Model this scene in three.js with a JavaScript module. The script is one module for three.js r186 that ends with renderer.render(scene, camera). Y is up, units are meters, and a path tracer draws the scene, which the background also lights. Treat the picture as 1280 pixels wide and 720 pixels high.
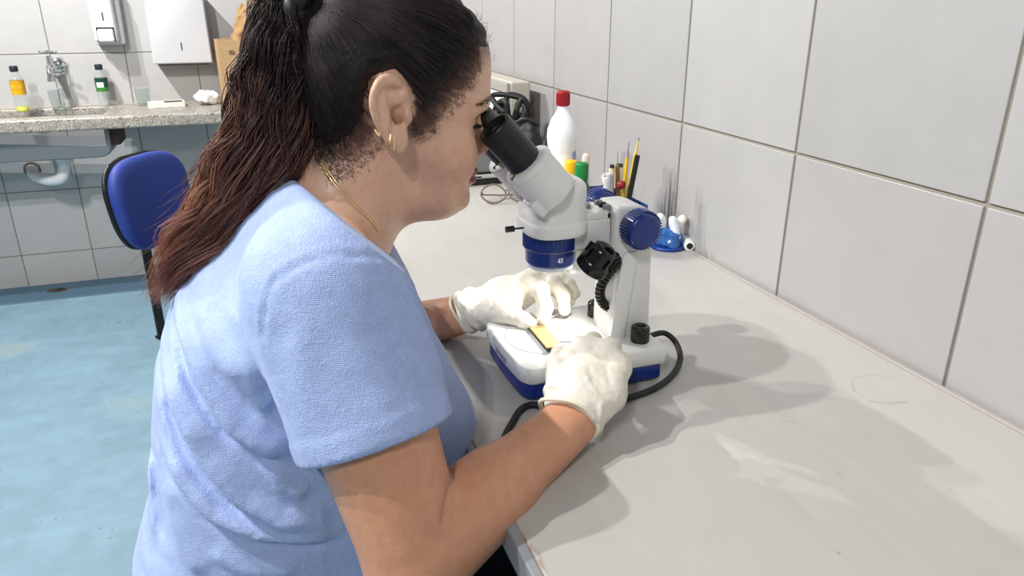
import * as THREE from 'three';
import { RoundedBoxGeometry } from 'three/addons/geometries/RoundedBoxGeometry.js';
import { mergeGeometries, toCreasedNormals } from 'three/addons/utils/BufferGeometryUtils.js';
import { ImprovedNoise } from 'three/addons/math/ImprovedNoise.js';

// ---------------------------------------------------------------- camera, light, exposure
const scene = new THREE.Scene();
const FOCAL = 928.28, CAM = new THREE.Vector3(-0.7157, 1.2773, 3.932);
const camera = new THREE.PerspectiveCamera(2 * Math.atan(360 / FOCAL) * 180 / Math.PI, 1280 / 720, 0.02, 30);
camera.position.copy(CAM);
camera.rotation.set(0, 0, 0);
camera.rotation.order = 'YXZ';
camera.rotation.y = -0.33286; camera.rotation.x = -0.36619; camera.rotation.z = -0.00135;
camera.updateMatrixWorld(true);
const renderer = new THREE.WebGLRenderer({ antialias: true });
renderer.toneMapping = THREE.LinearToneMapping;
renderer.toneMappingExposure = 0.47;
renderer.shadowMap.enabled = true;
scene.background = new THREE.Color(0x9fb4c8);
const CEIL = 2.8;
// twin-bulb ceiling lamps: [x, z, candela per bulb]
const LAMPS = [[-1.95, 1.1, 23], [-1.95, 3.05, 21], [-1.6, 5.0, 8.5]];
const LED = 0.2;          // microscope lamp

// ---------------------------------------------------------------- helpers
const V = (x, y, z) => new THREE.Vector3(x, y, z);
const R = Math.PI / 180;
let seed = 7;
const rnd = () => { seed = (seed + 0x6d2b79f5) | 0; let t = Math.imul(seed ^ (seed >>> 15), 1 | seed); t = (t + Math.imul(t ^ (t >>> 7), 61 | t)) ^ t; return ((t ^ (t >>> 14)) >>> 0) / 4294967296; };
const rr = (a, b) => a + (b - a) * rnd();
const lerp = (a, b, t) => a + (b - a) * t;
const clamp = (x, a = 0, b = 1) => Math.min(b, Math.max(a, x));
const sst = (a, b, x) => { const t = clamp((x - a) / (b - a)); return t * t * (3 - 2 * t); };
const noise = new ImprovedNoise();
const nz = (x, y, z) => noise.noise(x + 31.7, y + 17.3, z + 5.1);
const ray = (px, py) => V((px - 640) / FOCAL, -(py - 360) / FOCAL, -1).applyQuaternion(camera.quaternion);
const at = (px, py, d) => ray(px, py).multiplyScalar(d).add(CAM);
const onZ = (px, py, z) => { const r = ray(px, py); return r.multiplyScalar((z - CAM.z) / r.z).add(CAM); };
const onY = (px, py, y) => { const r = ray(px, py); return r.multiplyScalar((y - CAM.y) / r.y).add(CAM); };
const names = new Map();
function numbered(n) { const k = names.get(n) || 0; names.set(n, k + 1); return k ? n + '_' + String(k).padStart(3, '0') : n; }
function M(name, geo, mat, parent, p) {
  const m = new THREE.Mesh(geo, mat);
  m.name = parent ? name : numbered(name);
  if (p) m.position.set(...p);
  (parent || scene).add(m);
  return m;
}
function G(name, label, category, pos = [0, 0, 0], ry = 0, group) {
  const g = new THREE.Group(); g.name = numbered(name); scene.add(g);
  g.position.set(...pos); g.rotation.y = ry; g.userData = { label, category };
  if (group) g.userData.group = group;
  return g;
}
function tag(o, label, category, group) { o.userData.label = label; o.userData.category = category; if (group) o.userData.group = group; return o; }
function struct(name, geo, mat, p) { const m = M(name, geo, mat, null, p); m.userData.kind = 'structure'; return m; }
const rbox = (w, h, d, r = 0.003, s = 2) => new RoundedBoxGeometry(w, h, d, s, Math.min(r, w / 2.01, h / 2.01, d / 2.01));
const box = (w, h, d) => new THREE.BoxGeometry(w, h, d);
const cyl = (r0, r1, h, n = 32) => new THREE.CylinderGeometry(r0, r1, h, n);
const lathe = (pts, n = 40) => new THREE.LatheGeometry(pts.map(([r, y]) => new THREE.Vector2(r, y)), n);
const tr = (g, x, y, z) => g.translate(x, y, z);
function tubeG(pts, r, seg = 40, n = 10, closed = false) {
  const c = new THREE.CatmullRomCurve3(pts.map((p) => p.isVector3 ? p : V(...p)), closed, 'centripetal');
  return new THREE.TubeGeometry(c, seg, r, n, closed);
}
function capsuleBetween(a, b, r, n = 12) {
  const d = b.clone().sub(a), g = cyl(r, r, d.length(), n);
  g.applyQuaternion(new THREE.Quaternion().setFromUnitVectors(V(0, 1, 0), d.clone().normalize()));
  const m = a.clone().add(b).multiplyScalar(0.5);
  return g.translate(m.x, m.y, m.z);
}
const merge = (list) => mergeGeometries(list.map((g) => { const h = g.index ? g.toNonIndexed() : g; for (const k of Object.keys(h.attributes)) if (!['position', 'normal', 'uv'].includes(k)) h.deleteAttribute(k); return h; }));
// uv in metres from the dominant axis of each triangle
function boxUV(geo, scale = 1) {
  const g = geo.index ? geo.toNonIndexed() : geo;
  const p = g.attributes.position, n = g.attributes.normal, uv = new Float32Array(p.count * 2);
  for (let i = 0; i < p.count; i += 3) {
    let ax = 0, ay = 0, az = 0;
    for (let k = 0; k < 3; k++) { ax += Math.abs(n.getX(i + k)); ay += Math.abs(n.getY(i + k)); az += Math.abs(n.getZ(i + k)); }
    for (let k = 0; k < 3; k++) {
      const x = p.getX(i + k), y = p.getY(i + k), z = p.getZ(i + k);
      const [u, v] = ax > ay && ax > az ? [z, y] : ay > az ? [x, z] : [x, y];
      uv[(i + k) * 2] = u * scale; uv[(i + k) * 2 + 1] = v * scale;
    }
  }
  g.setAttribute('uv', new THREE.BufferAttribute(uv, 2));
  return g;
}

// ---------------------------------------------------------------- textures
function dataTex(n, fn, rx = 1, ry = 1, srgb = false) {
  const d = new Uint8Array(n * n * 4);
  for (let y = 0; y < n; y++) for (let x = 0; x < n; x++) {
    const c = fn(x / n, y / n), o = (y * n + x) * 4;
    const a = Array.isArray(c) ? c : [c, c, c];
    for (let k = 0; k < 3; k++) d[o + k] = clamp(a[k]) * 255;
    d[o + 3] = 255;
  }
  const t = new THREE.DataTexture(d, n, n, THREE.RGBAFormat);
  t.wrapS = t.wrapT = THREE.RepeatWrapping; t.magFilter = THREE.LinearFilter; t.minFilter = THREE.LinearMipmapLinearFilter;
  t.repeat.set(rx, ry); if (srgb) t.colorSpace = THREE.SRGBColorSpace; t.needsUpdate = true;
  return t;
}
// periodic value noise
const perm = []; for (let i = 0; i < 4096; i++) perm.push(rnd());
function pn(u, v, f, s = 0) {
  const x = u * f, y = v * f, x0 = Math.floor(x), y0 = Math.floor(y), fx = x - x0, fy = y - y0;
  const h = (i, j) => perm[((((i % f) + f) % f) * 57 + (((j % f) + f) % f) * 131 + s * 977) & 4095];
  const sx = fx * fx * (3 - 2 * fx), sy = fy * fy * (3 - 2 * fy);
  return lerp(lerp(h(x0, y0), h(x0 + 1, y0), sx), lerp(h(x0, y0 + 1), h(x0 + 1, y0 + 1), sx), sy);
}
const fbm = (u, v, f, oct, s = 0) => { let a = 0.5, t = 0, n = 0; for (let i = 0; i < oct; i++) { t += a * pn(u, v, f << i, s + i); n += a; a *= 0.55; } return t / n; };
const rep = (t, x, y = x) => { const c = t.clone(); c.repeat.set(x, y); return c; };
const T = {};
T.grain = dataTex(256, (u, v) => fbm(u, v, 16, 4, 3));
T.weave = dataTex(256, (u, v) => {
  const wob = 0.6 * pn(u, v, 8, 5), a = Math.abs(Math.sin(Math.PI * (u * 64 + wob))), b = Math.abs(Math.sin(Math.PI * (v * 64 + wob * 1.3)));
  return 0.3 * a + 0.3 * b + 0.5 * pn(u, v, 64, 9) * pn(u, v * 1, 16, 2) + 0.18 * pn(u, v, 128, 4);
});
T.fabric = dataTex(512, (u, v) => { const k = 0.87 + 0.13 * (0.5 * pn(u, v, 256, 1) + 0.5 * fbm(u, v, 24, 4, 6)); const w = pn(u, v, 128, 8) > 0.86 ? 0.06 : 0; return [k + w, k + w, k + w]; }, 1, 1, true);
T.skin = dataTex(512, (u, v) => { const k = fbm(u, v, 20, 4, 11), f = pn(u, v, 170, 2); return [0.93 + 0.07 * k - (f > 0.92 ? 0.05 : 0), 0.90 + 0.10 * k - (f > 0.92 ? 0.07 : 0), 0.88 + 0.12 * k - (f > 0.92 ? 0.07 : 0)]; }, 1, 1, true);
T.pores = dataTex(256, (u, v) => 0.5 * pn(u, v, 90, 4) + 0.5 * pn(u, v, 45, 6));
T.granite = dataTex(512, (u, v) => {
  const a = pn(u, v, 90, 1), b = pn(u, v, 50, 2), c = fbm(u, v, 12, 3, 3);
  let k = 0.59 + 0.14 * (c - 0.5); let col = [k, k * 0.96, k * 0.90];
  if (a > 0.70) col = [0.74, 0.72, 0.68]; if (b > 0.80) col = [0.47, 0.41, 0.36]; if (a < 0.12) col = [0.38, 0.35, 0.32];
  return col;
}, 1, 1, true);
T.floor = dataTex(1024, (u, v) => {
  const a = fbm(u, v, 6, 5, 1), b = fbm(u, v, 40, 3, 7), s = pn(u, v, 120, 5), streak = fbm(u * 1, v * 3 % 1, 9, 3, 12);
  let k = 0.97 + 0.12 * (a - 0.5) + 0.10 * (b - 0.5) + 0.08 * (streak - 0.5);
  let col = [0.485 * k, 0.605 * k, 0.670 * k];
  if (s > 0.93 && b > 0.55) { col = [col[0] * 0.86, col[1] * 0.84, col[2] * 0.80]; }
  if (a > 0.66) col = col.map((c, i) => lerp(c, [0.55, 0.62, 0.62][i], clamp((a - 0.66) * 6)));
  return col;
}, 1, 1, true);
T.tile = dataTex(256, (u, v) => { const k = 0.955 + 0.045 * fbm(u, v, 5, 4, 21) - (pn(u, v, 80, 7) > 0.975 ? 0.05 : 0); return [k, k * 0.998, k * 0.995]; }, 1, 1, true);
T.wood = dataTex(256, (u, v) => { const k = 0.82 + 0.18 * fbm(u, v, 10, 4, 2), f = pn(u, v * 1, 60, 4) > 0.8 ? 0.12 : 0; return [k - f * 0.6, k * 0.97 - f, k * 0.93 - f]; }, 1, 1, true);
T.hair = dataTex(256, (u, v) => 0.6 * pn(u, 0, 128, 2) + 0.4 * pn(u, v, 64, 9));
T.kraft = dataTex(256, (u, v) => { const k = 0.88 + 0.16 * fbm(u, v, 14, 4, 2); return [k, k * 0.98, k * 0.96]; }, 1, 1, true);

// worktop: print/stains of its own (scuffs, a pen ring, chipped brown spots near the front edge)
const BX0 = -0.553, BX1 = 0.0, BZ0 = 1.35, BZ1 = 5.35, BY = 0.8665;
function benchCanvas() {
  const W = 1024, H = 2048, c = document.createElement('canvas'); c.width = W; c.height = H; const g = c.getContext('2d');
  g.fillStyle = '#b0ada9'; g.fillRect(0, 0, W, H);
  const X = (x) => (x - BX0) / (BX1 - BX0) * W, Z = (z) => (z - BZ0) / (BZ1 - BZ0) * H, sx = W / (BX1 - BX0), sz = H / (BZ1 - BZ0);
  for (let i = 0; i < 900; i++) { g.fillStyle = `rgba(${rnd() < 0.5 ? '120,112,104' : '236,234,230'},${0.008 + 0.02 * rnd()})`; g.beginPath(); g.ellipse(rnd() * W, rnd() * H, rr(6, 60), rr(4, 30), rnd() * 3, 0, 7); g.fill(); }
  for (let i = 0; i < 500; i++) { g.fillStyle = `rgba(90,82,76,${0.05 + 0.22 * rnd()})`; g.fillRect(rnd() * W, rnd() * H, rr(1, 3), 1); }
  for (let i = 0; i < 120; i++) { g.strokeStyle = `rgba(110,104,98,${0.08 + 0.16 * rnd()})`; g.lineWidth = 1; const x = rnd() * W, y = rnd() * H; g.beginPath(); g.moveTo(x, y); g.lineTo(x + rr(-40, 40), y + rr(-16, 16)); g.stroke(); }
  const P = (px, py) => { const p = onY(px, py, BY); return [X(p.x), Z(p.z)]; };
  const line = (pts, w, a, col = '110,104,98') => { g.strokeStyle = `rgba(${col},${a})`; g.lineWidth = w; g.beginPath(); pts.forEach((p, i) => { const q = P(...p); i ? g.lineTo(...q) : g.moveTo(...q); }); g.stroke(); };
  line([[1062, 478], [1066, 490], [1085, 502], [1110, 505], [1131, 503]], 1.6, 0.35); line([[1064, 474], [1085, 469], [1110, 472], [1128, 478]], 1.2, 0.2);
  line([[976, 618], [990, 632], [1012, 652]], 0.9, 0.3); line([[716, 668], [750, 664], [790, 656]], 0.9, 0.1);
  const blot = (px, py, r, col) => { for (let k = 0; k < 14; k++) { const [x, y] = P(px, py); g.fillStyle = col; g.beginPath(); g.ellipse(x + rr(-r, r) * 1.0, y + rr(-r, r) * 0.55, rr(1, r * 0.5), rr(1, r * 0.26), rnd() * 3, 0, 7); g.fill(); } };
  blot(650, 676, 9, 'rgba(176,152,132,0.55)'); blot(657, 685, 6, 'rgba(150,128,110,0.5)'); blot(666, 702, 12, 'rgba(165,146,130,0.5)'); blot(668, 712, 8, 'rgba(150,132,118,0.45)');
  blot(1046, 593, 2.5, 'rgba(120,114,108,0.12)'); blot(1044, 692, 1.5, 'rgba(90,86,80,0.12)'); blot(1185, 613, 1.5, 'rgba(100,94,90,0.1)'); blot(882, 470, 1.5, 'rgba(100,94,90,0.1)');
  const t = new THREE.CanvasTexture(c); t.colorSpace = THREE.SRGBColorSpace; t.magFilter = THREE.LinearFilter; t.flipY = false; return t;
}

// ---------------------------------------------------------------- materials
const std = (color, rough = 0.5, o = {}) => new THREE.MeshPhysicalMaterial({ color, roughness: rough, ...o });
const mat = {
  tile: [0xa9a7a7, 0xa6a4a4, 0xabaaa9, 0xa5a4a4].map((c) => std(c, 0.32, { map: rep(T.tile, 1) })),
  tileBackLit: [0xbcbab9, 0xb9b7b6, 0xbebcba, 0xb8b7b6].map((c) => std(c, 0.32, { map: rep(T.tile, 1) })),  // same tile, colour lightened for the stronger lamp light on the back wall
  groutR: std(0x8f877b, 0.9, { bumpMap: rep(T.grain, 6), bumpScale: 0.001 }),
  groutB: std(0x8c857c, 0.9),
  plaster: std(0x8f9592, 0.9), ceiling: std(0xb4b4b0, 0.95),
  floor: std(0xffffff, 0.55, { map: rep(T.floor, 0.5), bumpMap: rep(T.grain, 2), bumpScale: 0.0008 }),
  floorShade: std(0x527086, 0.6, { bumpMap: rep(T.grain, 3), bumpScale: 0.001 }),  // floor colour darkened for the shadow band
  bench: std(0xffffff, 0.42, { bumpMap: rep(T.grain, 5), bumpScale: 0.0001 }),
  benchEdge: std(0x8b8f93, 0.45), benchSide: std(0xc9c6c0, 0.6),
  granite: std(0xffffff, 0.35, { map: rep(T.granite, 2.8) }),
  steel: std(0xb9bcbf, 0.32, { metalness: 0.85 }), chrome: std(0xd8dadc, 0.12, { metalness: 1 }),
  oldSteel: std(0x8c9195, 0.45, { metalness: 0.6 }),
  white: std(0xf1f1f0, 0.35), dispenser: std(0xcacacc, 0.3), whitePaint: std(0xdcdcda, 0.36, { bumpMap: rep(T.grain, 12), bumpScale: 0.00012 }),
  blue: std(0x0a2a7c, 0.38), blueDark: std(0x0a2872, 0.33, { clearcoat: 0.3 }),
  black: std(0x0d0d0e, 0.42), blackGloss: std(0x0b0b0c, 0.22), rubber: std(0x131314, 0.6), darkSlot: std(0x1b1b1c, 0.7),
  chairBlue: std(0x233a8c, 0.62, { sheen: 0.4, sheenColor: new THREE.Color(0x5a70e0), sheenRoughness: 0.5, bumpMap: rep(T.weave, 8), bumpScale: 0.0005 }),
  glass: std(0xffffff, 0.03, { transmission: 1, thickness: 0, ior: 1.35 }),
  tumbler: std(0xf4f7f7, 0.05, { transmission: 1, thickness: 0, ior: 1.14 }),
  pet: std(0xf3f6f6, 0.08, { transmission: 0.9, thickness: 0, ior: 1.35 }),
  gold: std(0xf3d9a4, 0.25, { metalness: 0.85 }),
  kraft: std(0xab8a60, 0.85, { map: rep(T.kraft, 4) }), kraftLight: std(0xbb9d76, 0.85, { map: rep(T.kraft, 3) }),
};
const words = (text, w, h, color, size, bg) => {
  const c = document.createElement('canvas'); c.width = w; c.height = h; const g = c.getContext('2d');
  if (bg) { g.fillStyle = bg; g.fillRect(0, 0, w, h); }
  g.fillStyle = color; g.font = `bold ${size}px sans-serif`; g.textAlign = 'center'; g.textBaseline = 'middle'; g.fillText(text, w / 2, h / 2);
  const t = new THREE.CanvasTexture(c); t.colorSpace = THREE.SRGBColorSpace; t.magFilter = THREE.LinearFilter; return t;
};

// ---------------------------------------------------------------- room shell
const XL = -4.2, ZF = 6.2, RIGHT_H1 = 1.0798, BACK_H1 = 1.0691, ZC = 1.5794, XB = -1.5245;
{
  const f = struct('floor', boxUV(box(-XL + 0.3, 0.1, ZF + 0.3)), mat.floor, [XL / 2, -0.05, ZF / 2]);
  struct('ceiling', box(-XL + 0.3, 0.1, ZF + 0.3), mat.ceiling, [XL / 2, CEIL + 0.05, ZF / 2]);
  struct('wall_left', box(0.15, CEIL, ZF + 0.3), mat.plaster, [XL - 0.075, CEIL / 2, ZF / 2]);
  struct('wall_front', box(-XL + 0.3, CEIL, 0.15), mat.plaster, [XL / 2, CEIL / 2, ZF + 0.075]);
  const gap = 0.0042, D = 0.006;
  const wr = struct('wall_right', box(0.15, CEIL, ZF + 0.3), mat.groutR, [0.075 + 0.0025, CEIL / 2, ZF / 2]);
  const wb = struct('wall_back', box(-XL + 0.3, CEIL, 0.15), mat.groutB, [XL / 2, CEIL / 2, -0.075 - 0.0025]);
  const cache = new Map();
  const tileGeo = (w, h) => { const k = w.toFixed(4) + '_' + h.toFixed(4); if (!cache.has(k)) { const g = rbox(w, h, D, 0.0016, 1); g.computeBoundingBox(); cache.set(k, boxUV(g, 1 / 0.3)); } return cache.get(k); };
  const RH = 0.3035;
  const lay = (parent, kinds, u0, umin, umax, y0, ymin, place) => {
    for (let k = Math.floor((umin - u0) / 0.3); u0 + k * 0.3 < umax; k++) for (let j = Math.floor((ymin - y0) / RH); y0 + j * RH < CEIL; j++) {
      const a = Math.max(umin, u0 + k * 0.3), b = Math.min(umax, u0 + (k + 1) * 0.3), c = Math.max(ymin, y0 + j * RH), d = Math.min(CEIL, y0 + (j + 1) * RH);
      if (b - a < 0.02 || d - c < 0.02) continue;
      const t = M('tile', tileGeo(b - a - gap, d - c - gap), kinds[Math.floor(rnd() * 4)], parent);
      place(t, (a + b) / 2, (c + d) / 2);
      t.rotation.x += rr(-1, 1) * 0.0012; t.rotation.y += rr(-1, 1) * 0.0012;
    }
  };
  lay(wr, mat.tile, ZC, 0, ZF, RIGHT_H1, 0.6, (t, z, y) => { t.position.set(-0.075 - 0.0025 + D / 2 - 0.0005, y - CEIL / 2, z - ZF / 2); t.rotation.y = -Math.PI / 2; });
  lay(wb, mat.tileBackLit, XB, XL, 0, BACK_H1, 0, (t, x, y) => { t.position.set(x - XL / 2, y - CEIL / 2, 0.075 + 0.0025 - D / 2 + 0.0005); });
  // counter shadow painted as a darker floor band along the back wall
  const band = struct('shade_strip_1', boxUV(rbox(-XL, 0.004, 0.23, 0.001, 1)), mat.floorShade, [XL / 2, 0.002, 0.115]);
}

// ---------------------------------------------------------------- ceiling lamps (outside the frame)
for (const [x, z, cd] of LAMPS) {
  const which = z < 2 ? 'white twin-bulb ceiling lamp nearest the tiled back wall' : z < 4 ? 'white twin-bulb ceiling lamp above the seated woman' : 'white twin-bulb ceiling lamp farthest from the sink wall';
  const l = G('ceiling_lamp', which, 'lamp', [x, CEIL, z], 0, 'ceiling lamps');
  M('base', rbox(0.12, 0.03, 0.42, 0.008), mat.white, l, [0, -0.015, 0]);
  for (const s of [-1, 1]) {
    const b = M('bulb', new THREE.SphereGeometry(0.05, 24, 16), std(0xffffff, 0.5, { emissive: new THREE.Color(1, 0.985, 0.965), emissiveIntensity: 6 }), l, [0, -0.105, s * 0.14]);
    M('socket', cyl(0.02, 0.024, 0.04, 20), mat.white, l, [0, -0.045, s * 0.14]);
    const p = new THREE.SpotLight(new THREE.Color(1, 0.985, 0.965), cd, 0, 1.45, 0.25); p.position.set(0, -0.105, s * 0.14); p.target.position.set(0, -1, s * 0.14); p.castShadow = true; p.shadow.radius = 0.8; l.add(p, p.target);
  }
}

// ---------------------------------------------------------------- signed distance fields and their mesher
const S = {
  cap(p, a, b, ra, rb) {
    const bx = b.x - a.x, by = b.y - a.y, bz = b.z - a.z, px = p.x - a.x, py = p.y - a.y, pz = p.z - a.z;
    const h = clamp((px * bx + py * by + pz * bz) / (bx * bx + by * by + bz * bz));
    const dx = px - bx * h, dy = py - by * h, dz = pz - bz * h;
    return Math.sqrt(dx * dx + dy * dy + dz * dz) - (ra + (rb - ra) * h);
  },
  ell(p, c, rx, ry, rz) {
    const x = p.x - c.x, y = p.y - c.y, z = p.z - c.z;
    const k0 = Math.sqrt((x / rx) ** 2 + (y / ry) ** 2 + (z / rz) ** 2), k1 = Math.sqrt((x / rx ** 2) ** 2 + (y / ry ** 2) ** 2 + (z / rz ** 2) ** 2);
    return k1 < 1e-9 ? -Math.min(rx, ry, rz) : k0 * (k0 - 1) / k1;
  },
  // ellipsoid turned by angle t about the z axis
  ellz(p, c, rx, ry, rz, t) { const x = p.x - c.x, y = p.y - c.y, q = Math.cos(t), s = Math.sin(t); return S.ell({ x: q * x + s * y, y: -s * x + q * y, z: p.z - c.z }, { x: 0, y: 0, z: 0 }, rx, ry, rz); },
  min(a, b, k) { const h = Math.max(k - Math.abs(a - b), 0) / k; return Math.min(a, b) - h * h * k * 0.25; },
  max(a, b, k) { return -S.min(-a, -b, k); },
};
function nets(f, lo, hi, cell, color) {
  const n = [0, 1, 2].map((i) => Math.ceil((hi.getComponent(i) - lo.getComponent(i)) / cell) + 1), [nx, ny, nzz] = n, sxy = nx * ny;
  const F = new Float32Array(nx * ny * nzz).fill(1), B = 6, p = { x: 0, y: 0, z: 0 };
  for (let bz = 0; bz < nzz; bz += B) for (let by = 0; by < ny; by += B) for (let bx = 0; bx < nx; bx += B) {
    p.x = lo.x + (bx + B / 2) * cell; p.y = lo.y + (by + B / 2) * cell; p.z = lo.z + (bz + B / 2) * cell;
    const c = f(p), reach = B * cell * 1.9, far = Math.abs(c) > reach;
    for (let z = bz; z < Math.min(nzz, bz + B); z++) for (let y = by; y < Math.min(ny, by + B); y++) for (let x = bx; x < Math.min(nx, bx + B); x++) {
      if (far) { F[x + y * nx + z * sxy] = c; continue; }
      p.x = lo.x + x * cell; p.y = lo.y + y * cell; p.z = lo.z + z * cell;
      F[x + y * nx + z * sxy] = f(p);
    }
  }
  const pos = [], idx = [], map = new Int32Array(nx * ny * nzz).fill(-1);
  const off = [0, 1, nx, nx + 1, sxy, sxy + 1, sxy + nx, sxy + nx + 1], ed = [[0, 1], [2, 3], [4, 5], [6, 7], [0, 2], [1, 3], [4, 6], [5, 7], [0, 4], [1, 5], [2, 6], [3, 7]];
  for (let z = 0; z < nzz - 1; z++) for (let y = 0; y < ny - 1; y++) for (let x = 0; x < nx - 1; x++) {
    const i = x + y * nx + z * sxy; let m = 0;
    for (let k = 0; k < 8; k++) if (F[i + off[k]] < 0) m |= 1 << k;
    if (m === 0 || m === 255) continue;
    let sx = 0, sy = 0, sz = 0, c = 0;
    for (const [a, b] of ed) {
      const A = F[i + off[a]], Bv = F[i + off[b]];
      if ((A < 0) === (Bv < 0)) continue;
      const t = A / (A - Bv);
      sx += lerp(a & 1, b & 1, t); sy += lerp((a >> 1) & 1, (b >> 1) & 1, t); sz += lerp(a >> 2, b >> 2, t); c++;
    }
    map[i] = pos.length / 3;
    pos.push(lo.x + (x + sx / c) * cell, lo.y + (y + sy / c) * cell, lo.z + (z + sz / c) * cell);
  }
  for (let z = 1; z < nzz - 1; z++) for (let y = 1; y < ny - 1; y++) for (let x = 1; x < nx - 1; x++) {
    const i = x + y * nx + z * sxy, a = F[i] < 0;
    const quad = (j, u, v) => {
      if (a === (F[i + j] < 0)) return;
      const q = [map[i], map[i - u], map[i - u - v], map[i - v]];
      if (q.some((k) => k < 0)) return;
      if (a) idx.push(q[0], q[1], q[2], q[0], q[2], q[3]); else idx.push(q[0], q[2], q[1], q[0], q[3], q[2]);
    };
    quad(1, nx, sxy); quad(nx, sxy, 1); quad(sxy, 1, nx);
  }
  const g = new THREE.BufferGeometry();
  g.setAttribute('position', new THREE.BufferAttribute(new Float32Array(pos), 3));
  g.setIndex(idx); g.computeVertexNormals();
  if (color) {
    const cl = new Float32Array(pos.length);
    for (let i = 0; i < pos.length; i += 3) { const c = color({ x: pos[i], y: pos[i + 1], z: pos[i + 2] }); cl[i] = c[0]; cl[i + 1] = c[1]; cl[i + 2] = c[2]; }
    g.setAttribute('color', new THREE.BufferAttribute(cl, 3));
  }
  return g;
}
const mergeC = (list) => mergeGeometries(list.map((g) => (g.index ? g.toNonIndexed() : g)));

// ---------------------------------------------------------------- workbench
{
  const b = G('workbench', 'long white laminate workbench running along the tiled wall', 'workbench', [0, 0, 0]);
  const L = BZ1 - BZ0, top = rbox(BX1 - BX0 - 0.012, 0.028, L, 0.0025, 2);
  const uv = top.attributes.uv, p = top.attributes.position;
  for (let i = 0; i < p.count; i++) uv.setXY(i, (p.getX(i) + (BX1 - BX0) / 2) / (BX1 - BX0), (p.getZ(i) + L / 2) / L);
  const bm = mat.bench.clone(); bm.map = benchCanvas();
  M('worktop', top, bm, b, [(BX0 + BX1) / 2 + 0.003, BY - 0.014, (BZ0 + BZ1) / 2]);
  M('edge_strip', rbox(0.009, 0.030, L, 0.002, 2), mat.benchEdge, b, [BX0 + 0.0045, BY - 0.0155, (BZ0 + BZ1) / 2]);
  M('sealant', rbox(0.007, 0.0036, L, 0.0017, 2), std(0xa59d97, 0.7), b, [-0.0085, BY + 0.0012, (BZ0 + BZ1) / 2]);
  for (const z of [BZ0 + 0.05, 2.75, BZ1 - 0.05]) M('leg_panel', rbox(0.45, BY - 0.03, 0.03, 0.002, 1), mat.benchSide, b, [-0.27, (BY - 0.03) / 2, z]);
}

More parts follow.
